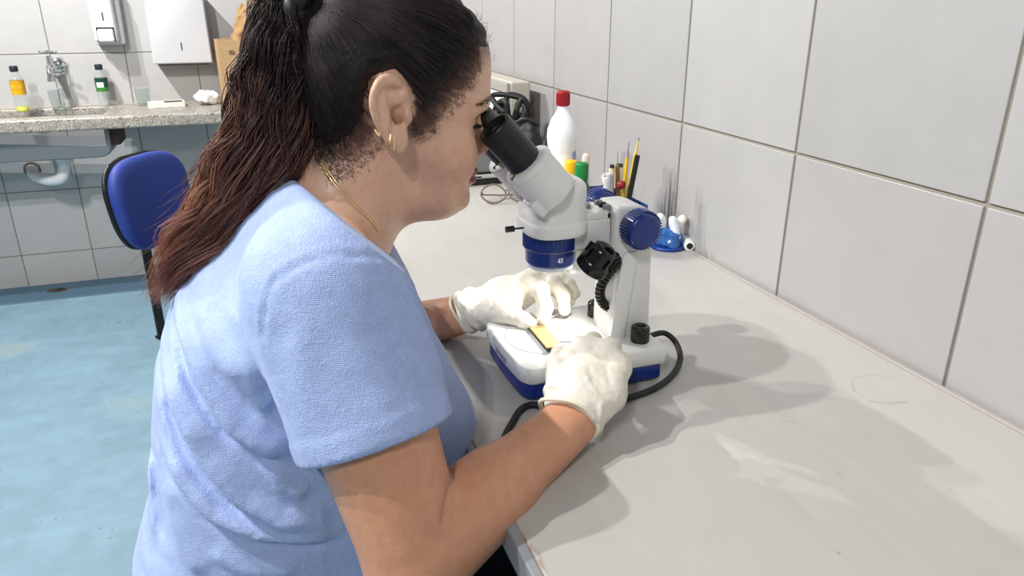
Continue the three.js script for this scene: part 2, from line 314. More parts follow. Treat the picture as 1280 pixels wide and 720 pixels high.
// ---------------------------------------------------------------- stereo microscope
const MO = V(-0.385, BY, 3.19);      // point of the bench under the microscope
const MS = G('stereo_microscope', 'white and blue binocular stereo microscope on the white workbench', 'microscope', MO.toArray());
const ml = (v) => v.clone().sub(MO);
{
  // base outline in x-z: rounded, with a bowed front towards the user (-x)
  const outline = (xf, bow, xb, hz, r) => {
    const s = new THREE.Shape();
    s.moveTo(xb - r * 0.4, -hz); s.quadraticCurveTo(xb, -hz, xb, -hz + r * 0.4);
    s.lineTo(xb, hz - r * 0.4); s.quadraticCurveTo(xb, hz, xb - r * 0.4, hz);
    s.lineTo(xf + r, hz); s.bezierCurveTo(xf + r * 0.35, hz, xf + 0.002, hz - r * 0.4, xf - 0.001, hz - r);
    s.quadraticCurveTo(xf - bow, 0, xf - 0.001, -hz + r); s.bezierCurveTo(xf + 0.002, -hz + r * 0.4, xf + r * 0.35, -hz, xf + r, -hz);
    s.closePath(); return s;
  };
  const ext = (s, h, bev) => { const g = new THREE.ExtrudeGeometry(s, { depth: h - 2 * bev, bevelEnabled: true, bevelThickness: bev, bevelSize: bev, bevelOffset: -bev, bevelSegments: 4, curveSegments: 24 }); g.rotateX(Math.PI / 2); g.translate(0, h - bev, 0); return toCreasedNormals(g, 0.7); };
  const H = 0.044;
  const low = M('lower_base', ext(outline(-0.083, 0.006, 0.085, 0.0705, 0.014), 0.024, 0.002), mat.blue, MS, [0, 0.003, 0]);
  const up = M('base', ext(outline(-0.086, 0.007, 0.089, 0.0745, 0.016), H - 0.022, 0.0045), mat.whitePaint, MS, [0, 0.022, 0]);
  for (const [x, z] of [[-0.065, -0.045], [-0.065, 0.045], [0.068, -0.045], [0.068, 0.045]]) M('rubber_foot', cyl(0.008, 0.009, 0.005, 18), mat.rubber, MS, [x, 0.0028, z]);
  // lettering on the front of the base, left of the middle
  const lt = words('BIOFOCUS', 256, 48, '#2c3038', 40);
  const lg = new THREE.PlaneGeometry(0.046, 0.0088, 12, 1), lp = lg.attributes.position;
  for (let i = 0; i < lp.count; i++) { const z = lp.getX(i) + 0.008, q = z / 0.058; lp.setXYZ(i, -0.0912 + 0.0036 * q * q, lp.getY(i), z); }
  lg.computeVertexNormals();
  M('lettering', lg, std(0xffffff, 0.5, { map: lt, transparent: true, side: THREE.DoubleSide }), MS, [0, H - 0.0125, 0]);
  // stage plate
  M('stage_rim', lathe([[0.0475, 0], [0.0475, 0.0012], [0.0505, 0.0012], [0.0505, 0]], 64), mat.whitePaint, MS, [-0.03, H - 0.0002, 0]);
  M('stage_plate', lathe([[0, 0.0014], [0.0468, 0.0014], [0.0472, 0.001], [0.0472, 0]], 64), std(0xf6f8f8, 0.25), MS, [-0.03, H - 0.0002, 0]);
  // column
  const cs = new THREE.Shape();
  cs.moveTo(0.036, 0); cs.lineTo(0.087, 0); cs.lineTo(0.083, 0.128); cs.bezierCurveTo(0.082, 0.150, 0.078, 0.156, 0.060, 0.159); cs.lineTo(0.041, 0.159); cs.quadraticCurveTo(0.037, 0.158, 0.037, 0.154); cs.closePath();
  const cg = new THREE.ExtrudeGeometry(cs, { depth: 0.042, bevelEnabled: true, bevelThickness: 0.005, bevelSize: 0.005, bevelOffset: -0.005, bevelSegments: 4, curveSegments: 16 });
  M('column', toCreasedNormals(cg.translate(0, H - 0.001, -0.013), 0.7), mat.whitePaint, MS);
  const rib = new THREE.Shape(); rib.moveTo(0.034, 0); rib.lineTo(0.050, 0); rib.lineTo(0.062, 0.105); rib.lineTo(0.050, 0.105); rib.quadraticCurveTo(0.045, 0.105, 0.044, 0.096); rib.closePath();
  M('column_cheek', toCreasedNormals(new THREE.ExtrudeGeometry(rib, { depth: 0.004, bevelEnabled: true, bevelThickness: 0.001, bevelSize: 0.001, bevelSegments: 2 }).translate(0, H, 0.0335), 0.7), mat.whitePaint, MS);
  // rack slide between arm and column
  for (const z of [-0.008, 0.003, 0.014]) M('rack', rbox(0.008, 0.050, 0.006, 0.001, 1), z === 0.003 ? mat.black : mat.oldSteel, MS, [0.033, 0.176, z]);
  // arm with a shallow tray on top
  const ay = 0.171, am = [];
  am.push(tr(rbox(0.060, 0.036, 0.050, 0.004, 3), 0.005, ay, 0));
  for (const s of [-1, 1]) am.push(tr(rbox(0.058, 0.008, 0.004, 0.0015), 0.005, ay + 0.0205, s * 0.023));
  am.push(tr(rbox(0.006, 0.008, 0.050, 0.0015), 0.031, ay + 0.0205, 0));
  M('arm', merge(am), mat.whitePaint, MS);
  M('arm_cover', rbox(0.028, 0.058, 0.014, 0.008, 4), mat.whitePaint, MS, [0.012, 0.142, -0.012]);
  // focus knobs with fluted rims
  for (const s of [1, -1]) {
    const k = M('focus_knob', lathe([[0, 0.026], [0.014, 0.026], [0.0178, 0.0245], [0.0195, 0.021], [0.0202, 0.006], [0.0195, 0.001], [0.017, 0], [0, 0]], 48), mat.blueDark, MS, [0.056, 0.181, s * 0.040]);
    k.rotation.x = s * Math.PI / 2;
    const fl = []; for (let i = 0; i < 40; i++) { const a = i / 40 * 2 * Math.PI; const b = rbox(0.0017, 0.017, 0.0040, 0.0007, 1); b.translate(0, 0.0125, 0.0202); b.rotateY(a); fl.push(b); }
    M('fluting', merge(fl), mat.blueDark, k);
  }
  // objective turret, fluted blue ring and lens
  const AX = -0.028, HY = 0.0075;
  const ring = M('objective_ring', lathe([[0, 0.127], [0.024, 0.127], [0.0268, 0.129], [0.0285, 0.132], [0.029, 0.147], [0.0308, 0.1475], [0.0312, 0.149], [0.0312, 0.166], [0.028, 0.167], [0, 0.167]], 64), mat.blueDark, MS, [AX, HY, 0]);
  { const fl = []; for (let i = 0; i < 44; i++) { const a = i / 44 * 2 * Math.PI; const b = rbox(0.0026, 0.0165, 0.0012, 0.0005, 1); b.translate(0, 0.1573, 0.0313); b.rotateY(a); fl.push(b); } M('fluting', merge(fl), mat.blueDark, ring); }
  M('lens_rim', lathe([[0.0245, 0.1275], [0.026, 0.1285], [0.0262, 0.125], [0.0235, 0.1235], [0.0215, 0.1255]], 48), std(0xc8d2dc, 0.2), MS, [AX, HY, 0]);
  M('lens', lathe([[0, 0.1255], [0.012, 0.1258], [0.0225, 0.1268]], 40), std(0x1a2233, 0.05, { side: THREE.DoubleSide }), MS, [AX, HY, 0]);
  { const g = new THREE.CylinderGeometry(0.0293, 0.0289, 0.009, 24, 1, true, -0.24 + 0.10, 0.30); M('magnification', g, std(0xffffff, 0.5, { map: words('4X', 128, 96, '#e9eefb', 84), transparent: true }), MS, [AX, 0.1388 + HY, 0]); }
  // head: lower band, then a rounded body that slopes into the two tubes
  const bandS = (hw, hd, r) => { const s = new THREE.Shape(); s.absellipse(0, 0, hw, hd, 0, 7); return s; };
  const sq = (x, z, a, b, n) => Math.pow(Math.pow(Math.abs(x / a), n) + Math.pow(Math.abs(z / b), n), 1 / n) - 1;
  const bodySdf = (p) => {
    const x = p.x - AX, y = p.y, z = p.z;
    let r = sq(x, z, 0.0350, 0.042, 3.0) * 0.0350;
    const lowc = S.max(r, Math.abs(y - 0.1745) - 0.009, 0.006);
    let r2 = sq(x, z, 0.0335, 0.0405, 3.0) * 0.0335;
    // upper body: vertical at the back, cut by a slope towards the tubes in front
    let upc = S.max(r2, y - 0.226, 0.010); upc = S.max(upc, 0.170 - y, 0.002);
    upc = S.max(upc, (-(x + 0.006) * 0.70 + (y - 0.226) * 0.72), 0.012);
    return Math.min(lowc, upc);
  };
  M('head', nets(bodySdf, V(-0.078, 0.160, -0.052), V(0.020, 0.256, 0.052), 0.0016), mat.whitePaint, MS, [0, HY, 0]);
  // two inclined tubes with black eyepieces
  const TILT = 0.72;      // from vertical, towards the user
  const dirE = V(-Math.sin(TILT), Math.cos(TILT), 0);
  const tipC = V(-0.104, 0.297, 0);
  for (const s of [1, -1]) {
    const tip = tipC.clone(); tip.z = s * 0.030;
    const q = new THREE.Quaternion().setFromUnitVectors(V(0, 1, 0), dirE);
    const put = (name, g, m, par = MS) => { const o = M(name, g, m, par); if (par === MS) { o.quaternion.copy(q); o.position.copy(tip); } return o; };
    const tb = put('tube', lathe([[0, -0.1005], [0.0258, -0.1005], [0.0268, -0.099], [0.0268, -0.097], [0.0263, -0.096], [0.0263, -0.060], [0.0274, -0.0588], [0.0274, -0.0552], [0.0264, -0.0535], [0.024, -0.0525], [0.0225, -0.0515], [0, -0.051]], 56), mat.whitePaint);
    const ep = put('eyepiece', lathe([[0.0, -0.05], [0.0180, -0.05], [0.0187, -0.0485], [0.0187, -0.022], [0.0182, -0.0187], [0.0182, -0.0202], [0.0187, -0.0194], [0.0187, -0.003], [0.0178, -0.0006], [0.0166, 0], [0.0146, -0.001], [0.0138, -0.006], [0.0132, -0.010], [0, -0.010]], 48), mat.black);
    M('eye_lens', lathe([[0, -0.0085], [0.008, -0.0088], [0.0131, -0.0098]], 32), std(0x141a24, 0.04), ep);
    M('clamp_screw', cyl(0.0016, 0.0016, 0.006, 12).rotateZ(Math.PI / 2), mat.black, tb, [-0.0205, -0.052, 0.007]);
  }
  // interpupillary bridge plate & set screw
  M('bridge_plate', rbox(0.020, 0.010, 0.030, 0.003), mat.whitePaint, MS, [-0.060, 0.212, 0.034]).rotation.z = -0.75;
  M('set_screw', merge([cyl(0.0011, 0.0011, 0.012, 10).rotateZ(Math.PI / 2).translate(0.008, 0, 0), cyl(0.0034, 0.0034, 0.009, 20).rotateZ(Math.PI / 2).translate(-0.002, 0, 0)]), mat.black, MS, [-0.082, 0.186, 0.022]);
  // stage clips and their thumb screws
  for (const s of [1, -1]) {
    const c = M('stage_clip', tubeG([[0.012, 0.0075, s * 0.050], [0.004, 0.0072, s * 0.046], [-0.030, 0.0050, s * 0.034], [-0.040, 0.0058, s * 0.031]], 0.0013, 24, 8), mat.chrome, MS, [0.006, H, 0]);
    M('clip_screw', lathe([[0, 0], [0.0042, 0], [0.0042, 0.009], [0.0036, 0.0098], [0, 0.0098]], 24), s > 0 ? mat.oldSteel : mat.oldSteel, MS, [0.018, H, s * 0.050]);
  }
  for (const [x, z, k] of [[0.066, 0.049, 1], [0.050, -0.036, 1]]) {
    const kn = M('base_knob', lathe([[0.0055, 0.019], [0.0085, 0.0195], [0.0106, 0.018], [0.011, 0.016], [0.011, 0.001], [0.0105, 0], [0, 0]], 32), mat.blackGloss, MS, [x, H, z]);
    M('knob_insert', lathe([[0, 0.0165], [0.0055, 0.0165], [0.006, 0.019]], 24), mat.black, kn);
  }
  // gooseneck lamp
  const lz = MO.z + 0.012, nk = [[762, 318], [769, 322], [770, 331], [760, 343], [752, 356], [750, 369], [755, 380], [764, 385], [771, 383]].map(([a, b], i) => ml(onZ(a, b, lz + lerp(0.034, 0.006, i / 7))));
  const lampBack = ml(onZ(760, 308, lz + 0.036)), lampFront = ml(onZ(736, 338, lz + 0.022)), ld = lampFront.clone().sub(lampBack).normalize();
  const lq = new THREE.Quaternion().setFromUnitVectors(V(0, 1, 0), ld);
  const lh = M('lamp_head', lathe([[0, 0], [0.008, 0.0005], [0.0125, 0.003], [0.0152, 0.008], [0.0158, 0.020], [0.0164, 0.0205], [0.0164, 0.0225], [0.0185, 0.0235], [0.0188, 0.0335], [0.0172, 0.0340], [0.0165, 0.030], [0, 0.029]], 40), mat.blackGloss, MS);
  lh.quaternion.copy(lq); lh.position.copy(lampBack);
  { const fl = []; for (let i = 0; i < 8; i++) fl.push(rbox(0.0015, 0.013, 0.006, 0.0005, 1).translate(0, 0.0135, 0.0155).rotateY(i / 8 * 6.283)); M('cooling_fin', merge(fl), mat.blackGloss, lh); }
  M('lamp_lens', cyl(0.0145, 0.0145, 0.002, 32), std(0xffffff, 0.4, { emissive: new THREE.Color(1, 0.96, 0.86), emissiveIntensity: 4 }), lh, [0, 0.0305, 0]);
  const sp = new THREE.SpotLight(new THREE.Color(1, 0.95, 0.84), LED, 0, 0.85, 0.6); sp.position.set(0, 0.0325, 0); sp.target.position.set(0, 1, 0); sp.shadow.radius = 0.35; sp.castShadow = true; lh.add(sp, sp.target);
  const curve = new THREE.CatmullRomCurve3(nk, false, 'centripetal'), rings = [];
  for (let i = 0; i <= 22; i++) { const g = new THREE.TorusGeometry(0.0042, 0.0019, 8, 18); g.applyQuaternion(new THREE.Quaternion().setFromUnitVectors(V(0, 0, 1), curve.getTangentAt(i / 22))); const c = curve.getPointAt(i / 22); rings.push(g.translate(c.x, c.y, c.z)); }
  M('gooseneck', merge([new THREE.TubeGeometry(curve, 50, 0.0043, 12), ...rings]), mat.blackGloss, MS);
  // power cable lying on the bench
  const cb = [[829, 434], [842, 436], [850, 449], [841, 468], [815, 487], [776, 500], [730, 512], [690, 512], [664, 506], [651, 512], [641, 527], [630, 548], [618, 580]].map(([a, b], i) => { const p = ml(onY(a, b, BY + 0.0045)); return p; });
  cb[0].y = 0.024; cb[1].y = 0.016; cb[2].y = 0.008; cb.unshift(V(0.084, 0.024, 0.012));
  cb[8].y = 0.006;
  M('power_cable', tubeG(cb, 0.0036, 160, 12), mat.rubber, MS);
}
{ // the specimen slide held over the stage
  const y = BY + 0.050, a = onY(658, 411, y), b = onY(680, 403.5, y), c = onY(711, 438, y);
  const u = c.clone().sub(b), w = a.clone().sub(b), ang = Math.atan2(-u.z, u.x), len = 0.068;
  const mid = a.clone().add(b).multiplyScalar(0.5).add(u.clone().normalize().multiplyScalar(len / 2 - 0.003));
  const s = G('specimen_slide', 'tan mounted wood specimen slide held between the gloved hands over the stage', 'slide', mid.toArray(), ang);
  M('glass', rbox(len + 0.004, 0.0012, 0.0205, 0.0004, 1), std(0x3c4a3a, 0.1, { transmission: 0.6, thickness: 0 }), s, [0, -0.0008, 0.0006]);
  M('specimen', boxUV(rbox(len, 0.0022, 0.0188, 0.0006, 2)), std(0xcbb083, 0.7, { map: rep(T.wood, 24), bumpMap: rep(T.grain, 40), bumpScale: 0.0004 }), s, [0, 0.0010, 0]);
  M('pencil_mark', rbox(0.010, 0.0003, 0.0012, 0.0001, 1), std(0x5a4326, 0.8), s, [-0.022, 0.0022, -0.002]).rotation.y = 0.9;
}

// ---------------------------------------------------------------- the seated woman
const PZ = 3.19;                       // her mid plane
const W = G('person', 'woman in a light blue T-shirt and pale gloves bending over the microscope', 'person', [0, 0, 0]);
const mz = (px, py, dz = 0) => onZ(px, py, PZ + dz);
const skinM = new THREE.MeshPhysicalMaterial({ color: 0xffffff, vertexColors: true, roughness: 0.41, map: rep(T.skin, 9), bumpMap: rep(T.pores, 16), bumpScale: 0.00012, sheen: 0.15, sheenRoughness: 0.5, sheenColor: new THREE.Color(1, 0.8, 0.7) });
const shirtM = new THREE.MeshPhysicalMaterial({ color: 0xaabdec, roughness: 0.88, map: rep(T.fabric, 7), bumpMap: rep(T.weave, 12), bumpScale: 0.0009, sheen: 0.5, sheenRoughness: 0.6, sheenColor: new THREE.Color(0.75, 0.85, 1) });
const SK = [0.69, 0.42, 0.30];
// joints
const E0 = mz(495, 150);               // between the ears, on the mid plane
const J = {
  rS: V(-0.672, 1.058, PZ + 0.170), rE: onZ(520, 694, PZ + 0.25), rW: at(713, 528, 0.722),
  lS: V(-0.650, 1.045, PZ - 0.165), lE: V(-0.640, 0.845, PZ - 0.205), lW: at(588, 391, 0.955),
};
const FX = 12, mzf = (x, y, d = 0) => mz(x - 4, y, d);
const prof = (pts, fx = 0) => pts.map(([x, y]) => { const p = mz(x - fx, y); return [p.y, p.x]; }).sort((a, b) => a[0] - b[0]);
const interp = (tab, y) => { if (y <= tab[0][0]) return tab[0][1]; for (let i = 1; i < tab.length; i++) if (y <= tab[i][0]) { const t = (y - tab[i - 1][0]) / (tab[i][0] - tab[i - 1][0]); const s = t * t * (3 - 2 * t) * 0.35 + t * 0.65; return lerp(tab[i - 1][1], tab[i][1], s); } return tab[tab.length - 1][1]; };
// front profile of the face without nose and lips
const FRONT = prof([[608, 46], [611, 62], [612.5, 80], [612, 100], [611, 116], [608, 130], [600, 147], [596, 160], [593, 176], [590, 192], [587, 204], [584, 216], [583, 226], [588, 238], [587, 245], [580, 252], [568, 257], [556, 259]], FX);
const yChin = mz(575, 257).y, yBrow = mz(608, 124).y, yJaw = mz(500, 205).y;
const WID = [[yChin - 0.004, 0.020], [yChin + 0.012, 0.034], [yChin + 0.035, 0.047], [yChin + 0.06, 0.056], [yChin + 0.085, 0.062], [yBrow - 0.005, 0.064], [yBrow + 0.03, 0.064], [yBrow + 0.10, 0.060]];
const BACKF = [[yChin - 0.004, E0.x + 0.045], [yChin + 0.03, E0.x + 0.018], [yChin + 0.06, E0.x + 0.0], [yBrow + 0.1, E0.x - 0.02]];
const cranC = V(E0.x + 0.002, E0.y + 0.052, PZ), eyeY = mz(600, 149).y, eyeX = mzf(592, 149, 0.03).x;
const eyeC = [1, -1].map((s) => V(eyeX - 0.0085, eyeY, PZ + s * 0.031));
const nTip = mzf(613.5, 181), nRoot = mzf(602, 146), lipU = mzf(594, 210), lipL = mzf(592, 220);
const crown = V(E0.x - 0.075, E0.y + 0.105, PZ);
function skull(p) {
  let d = S.ellz(p, cranC, 0.092, 0.080, 0.0735, -0.12);
  d = S.min(d, S.ell(p, { x: E0.x - 0.030, y: E0.y + 0.035, z: PZ }, 0.060, 0.066, 0.066), 0.03);
  return d;
}
function faceSdf(p) {
  const z = p.z - PZ, az = Math.abs(z);
  let d = skull(p);
  const f = interp(FRONT, p.y), b = interp(BACKF, p.y), w = interp(WID, p.y), c = (f + b) / 2, a = Math.max(0.016, (f - b) / 2);
  let s = (Math.pow(Math.pow(Math.abs((p.x - c) / a), 2.25) + Math.pow(az / w, 2.25), 1 / 2.25) - 1) * Math.min(a, w);
  s = S.max(s, yChin - 0.001 - p.y, 0.02); s = S.max(s, p.y - (yBrow + 0.075), 0.03);
  d = S.min(d, s, 0.018);
  // cheekbone, jaw and brow ridge
  for (const k of [1, -1]) d = S.min(d, S.ell(p, { x: eyeX - 0.022, y: eyeY - 0.030, z: PZ + k * 0.040 }, 0.022, 0.020, 0.020), 0.024);
  d = S.min(d, S.ell(p, { x: mzf(597, 124).x - 0.006, y: yBrow + 0.002, z: PZ }, 0.012, 0.010, 0.040), 0.016);
  // jowl and fullness under the chin
  d = S.min(d, S.ell(p, { x: mz(528, 235).x, y: mz(545, 238).y, z: PZ }, 0.040, 0.024, 0.044), 0.03);
  // eye sockets, balls under lids, slit
  const e = { x: p.x, y: p.y, z: PZ + az };
  d = S.max(d, -S.ell(e, { x: eyeX + 0.004, y: eyeY + 0.002, z: PZ + 0.030 }, 0.010, 0.009, 0.016), 0.010);
  d = S.min(d, S.ell(e, { x: eyeC[0].x, y: eyeC[0].y, z: eyeC[0].z }, 0.0136, 0.0132, 0.0142), 0.005);
  d = S.max(d, -S.ell(e, { x: eyeX + 0.0045, y: eyeY - 0.0022, z: PZ + 0.0325 }, 0.0105, 0.0019, 0.0150), 0.002);
  // nose
  let n = S.cap(p, nRoot.clone().add(V(-0.006, 0, 0)), nTip.clone().add(V(-0.0105, 0.004, 0)), 0.0065, 0.0098);
  n = S.min(n, S.ell(p, { x: nTip.x - 0.0105, y: nTip.y, z: PZ }, 0.0112, 0.0098, 0.0105), 0.008);
  n = S.min(n, S.ell(e, { x: nTip.x - 0.0195, y: nTip.y - 0.0035, z: PZ + 0.0125 }, 0.0105, 0.0075, 0.0062), 0.005);
  d = S.min(d, n, 0.009);
  d = S.max(d, -S.ell(e, { x: nTip.x - 0.015, y: nTip.y - 0.0118, z: PZ + 0.0068 }, 0.0050, 0.0036, 0.0034), 0.002);
  // lips
  const u = S.ell(p, { x: lipU.x - 0.0055, y: lipU.y, z: PZ }, 0.0092, 0.0056, 0.0285), l = S.ell(p, { x: lipL.x - 0.0060, y: lipL.y, z: PZ }, 0.0098, 0.0066, 0.0270);
  d = S.min(d, Math.min(u, l), 0.0045);
  d = S.max(d, -S.ell(p, { x: lipU.x + 0.001, y: (lipU.y + lipL.y) / 2 + 0.0003, z: PZ }, 0.0070, 0.0011, 0.021), 0.002);
  return d;
}
// ear in its own plane: e1 forward, e2 up, e3 out
function earSdf(p, k) {
  const c = onZ(487, 138, PZ + 0.072);
  let x = p.x - c.x, y = p.y - c.y, z = (p.z - PZ) * k - 0.0745;
  const tilt = 0.10, X = x * Math.cos(tilt) + y * Math.sin(tilt), Y = -x * Math.sin(tilt) + y * Math.cos(tilt);
  z -= -X * 0.38 + 0.004;                     // back edge stands out
  if (Math.abs(X) > 0.04 || Math.abs(Y) > 0.05) return Math.max(Math.abs(X) - 0.03, Math.abs(Y) - 0.04);
  // outline: egg, narrower to the lobe
  const w = lerp(0.0135, 0.0205, sst(-0.034, 0.018, Y)), e = Math.hypot(X / w, (Y + 0.001) / 0.0335), rimD = (e - 1) * w * 0.92;
  let d = S.max(rimD, Math.abs(z + 0.0005) - 0.0026, 0.003);
  const lobe = S.ell({ x: X, y: Y, z }, { x: 0.003, y: -0.0275, z: 0.0005 }, 0.0088, 0.0095, 0.0042); d = S.min(d, lobe, 0.006);
  // helix: rolled rim, not along the front lower edge
  const rim = Math.hypot(rimD + 0.0030, z - 0.0028) - 0.0031 + 0.01 * sst(0.004, 0.012, X) * sst(0.012, -0.004, Y);
  d = S.min(d, rim, 0.0025);
  // antihelix ridge
  const ax = X + 0.0010 + 0.006 * Math.pow((Y - 0.001) / 0.02, 2) * 0.6, ah = Math.hypot(ax + 0.0035, z - 0.0022) - 0.0030 + 0.02 * sst(0.013, 0.02, Y) + 0.02 * sst(-0.014, -0.020, Y);
  d = S.min(d, ah, 0.003);
  // concha bowl
  d = S.max(d, -S.ell({ x: X, y: Y, z }, { x: 0.0062, y: -0.0035, z: 0.0035 }, 0.0082, 0.0115, 0.0072), 0.003);
  d = S.max(d, -S.ell({ x: X, y: Y, z }, { x: 0.0060, y: 0.0165, z: 0.0040 }, 0.0085, 0.0040, 0.0045), 0.002);
  // tragus, root of the helix
  d = S.min(d, S.ell({ x: X, y: Y, z }, { x: 0.0152, y: -0.0065, z: 0.0025 }, 0.0045, 0.0070, 0.0040), 0.004);
  d = S.min(d, S.cap({ x: X, y: Y, z }, V(0.0165, 0.010, 0.001), V(0.006, 0.0055, 0.0005), 0.0026, 0.0018), 0.003);
  return d;
}
const neckA = V(E0.x - 0.012, E0.y - 0.010, PZ), neckB = mz(385, 300), c7 = mz(392, 210);
function neckSdf(p) {
  let d = S.cap(p, neckA, neckB, 0.054, 0.064);
  d = S.min(d, S.cap(p, mz(485, 243), mz(428, 296), 0.020, 0.030), 0.045);   // throat
  d = S.min(d, S.ell(p, { x: c7.x + 0.030, y: c7.y - 0.020, z: PZ }, 0.042, 0.040, 0.050), 0.03);
  return d;
}
function chestCore(p) {      // inside the shirt
  let d = S.ell(p, V(-0.690, 0.99, PZ), 0.085, 0.10, 0.165);
  d = S.min(d, S.cap(p, V(-0.672, 1.045, PZ + 0.05), J.rS, 0.052, 0.050), 0.04);
  d = S.min(d, S.cap(p, V(-0.66, 1.04, PZ - 0.05), J.lS, 0.052, 0.050), 0.04);
  return d;
}
function rArm(p) {
  let d = S.cap(p, J.rS, J.rE, 0.050, 0.038);
  const el = J.rE;
  d = S.min(d, S.cap(p, J.rS.clone().lerp(J.rE, 0.55), J.rE.clone().lerp(J.rS, 0.12), 0.045, 0.039), 0.02);
  let f = S.cap(p, el.clone().add(V(0.006, 0.004, 0)), J.rW, 0.039, 0.0260);
  f = S.min(f, S.cap(p, el.clone().lerp(J.rW, 0.12), el.clone().lerp(J.rW, 0.45), 0.038, 0.034), 0.02);
  d = S.min(d, f, 0.006);
  d = S.min(d, S.ell(p, el.clone().add(V(-0.008, -0.014, 0.004)), 0.030, 0.030, 0.030), 0.022);
  if (elbowLine) { const q = segQ(elbowLine, p); if (q < 0.012) d += 0.0065 * Math.exp(-((q / 0.0026) ** 2)); }
  return d;
}
const segQ = (pl, p) => { let d = 1e9; for (let i = 0; i < pl.length - 1; i++) d = Math.min(d, S.cap(p, pl[i], pl[i + 1], 0, 0)); return d; };
let elbowLine = null;
function lArm(p) {
  let d = S.cap(p, J.lS, J.lE, 0.052, 0.042);
  d = S.min(d, S.cap(p, J.lE, J.lW, 0.040, 0.0245), 0.012);
  return d;
}
const bodySdf = (p) => {
  let d = S.min(faceSdf(p), neckSdf(p), 0.022);
  if (p.z > PZ + 0.04) d = S.min(d, earSdf(p, 1), 0.004); else if (p.z < PZ - 0.04) d = S.min(d, earSdf(p, -1), 0.004);
  d = S.min(d, chestCore(p), 0.03);
  return d;
};
const HL = [[640, -80], [622, 20], [612, 48], [598, 68], [582, 84], [565, 104], [548, 118], [538, 132], [530, 148], [524, 152], [519, 138], [514, 116], [505, 98], [490, 92], [470, 97], [461, 116], [461, 138], [455, 158], [445, 174], [428, 188], [410, 196], [394, 198], [372, 196], [340, 120], [330, -80]].map(([x, y]) => { const p = onZ(x, y, PZ + 0.062); return [p.x, p.y]; });
function inHair(x, y, z) {
  const lift = Math.max(0, 0.062 - Math.abs(z - PZ)) * sst(-0.60, -0.54, x); x -= 0.43 * lift; y += 0.15 * lift;   // signed distance to the hairline outline, positive inside
  let d = 1e9, s = -1;
  for (let i = 0, n = HL.length; i < n; i++) {
    const [ax, ay] = HL[i], [bx, by] = HL[(i + 1) % n], ex = bx - ax, ey = by - ay, wx = x - ax, wy = y - ay, t = clamp((wx * ex + wy * ey) / (ex * ex + ey * ey));
    d = Math.min(d, (wx - ex * t) ** 2 + (wy - ey * t) ** 2);
    if ((ay > y) !== (by > y) && x < ax + (y - ay) / (by - ay) * ex) s = -s;
  }
  return s * Math.sqrt(d);
}
const proj = (p, f, off, it = 5) => { const q = p.clone(), h = 0.0012; for (let i = 0; i < it; i++) { const d = f(q) - off, g = V(f({ x: q.x + h, y: q.y, z: q.z }) - f({ x: q.x - h, y: q.y, z: q.z }), f({ x: q.x, y: q.y + h, z: q.z }) - f({ x: q.x, y: q.y - h, z: q.z }), f({ x: q.x, y: q.y, z: q.z + h }) - f({ x: q.x, y: q.y, z: q.z - h })); const L = g.length(); if (L < 1e-9) break; q.addScaledVector(g, -d / L * 0.9); } return q; };
const hit = (px, py, f, d0, d1) => { let d = d0; for (let i = 0; i < 400 && d < d1; i++) { const v = f(at(px, py, d)); if (v < 0.0002) break; d += Math.max(0.0004, v * 0.6); } return at(px, py, d); };
const lipCol = [0.30, 0.085, 0.075];
const bodyCol = (p) => {
  let c = SK.slice();
  const n = 0.5 + 0.5 * nz(p.x * 22, p.y * 22, p.z * 22), m = 0.5 + 0.5 * nz(p.x * 60, p.y * 60, p.z * 60);
  c = c.map((v, i) => v * (0.92 + [0.12, 0.15, 0.16][i] * n + 0.05 * m));
  const z = Math.abs(p.z - PZ);
  // lips and cheeks have their own colour
  const lu = S.ell(p, { x: lipU.x - 0.003, y: (lipU.y + lipL.y) / 2, z: PZ }, 0.028, 0.0120, 0.0310);
  const k = sst(0.0012, -0.0016, lu); c = c.map((v, i) => lerp(v, lipCol[i], k * 0.85));
  const hx = S.ell(p, { x: eyeX - 0.03, y: eyeY - 0.035, z: PZ + Math.sign(p.z - PZ) * 0.05 }, 0.03, 0.022, 0.03), kc = sst(0.012, -0.01, hx) * 0.35;
  c = c.map((v, i) => lerp(v, [0.58, 0.30, 0.215][i], kc));
  if (p.y > 1.08 && typeof HL !== 'undefined') { const h = inHair(p.x, p.y, p.z), nape = p.x < E0.x + 0.01, onEar = earSdf(p, Math.sign(p.z - PZ) || 1) < 0.0035, t = onEar ? 0 : sst(nape ? -0.028 : -0.020, 0.0, h + 0.004 * nz(p.x * 130, p.y * 130, p.z * 130)); c = c.map((v, i) => lerp(v, [0.13, 0.072, 0.054][i], t * t * 0.85)); }
  // arms are more tanned than the face
  if (p.y < 1.03 && p.x < 9) { const t = sst(1.05, 0.98, p.y); c = c.map((v, i) => lerp(v, v * [0.86, 0.70, 0.585][i], t)); }
  return c;
};
const bodyG = [nets(bodySdf, V(-0.82, 0.90, PZ - 0.24), V(-0.44, 1.34, PZ + 0.24), 0.0024, bodyCol)];
const armBox = (a, b, c, r) => { const bx = new THREE.Box3().setFromPoints([a, b, c]).expandByScalar(r); return [bx.min, bx.max]; };
elbowLine = [[563, 588], [561, 610], [558, 632], [556, 654]].map(([x, y]) => hit(x, y, rArm, 0.4, 0.8));
{ const [lo, hi] = armBox(J.rS, J.rE, J.rW, 0.065); bodyG.push(nets(rArm, lo, hi, 0.0032, bodyCol)); }
{ const [lo, hi] = armBox(J.lS, J.lE, J.lW, 0.06); bodyG.push(nets(lArm, lo, hi, 0.004, bodyCol)); }
M('body', boxUV(mergeC(bodyG)), skinM, W);

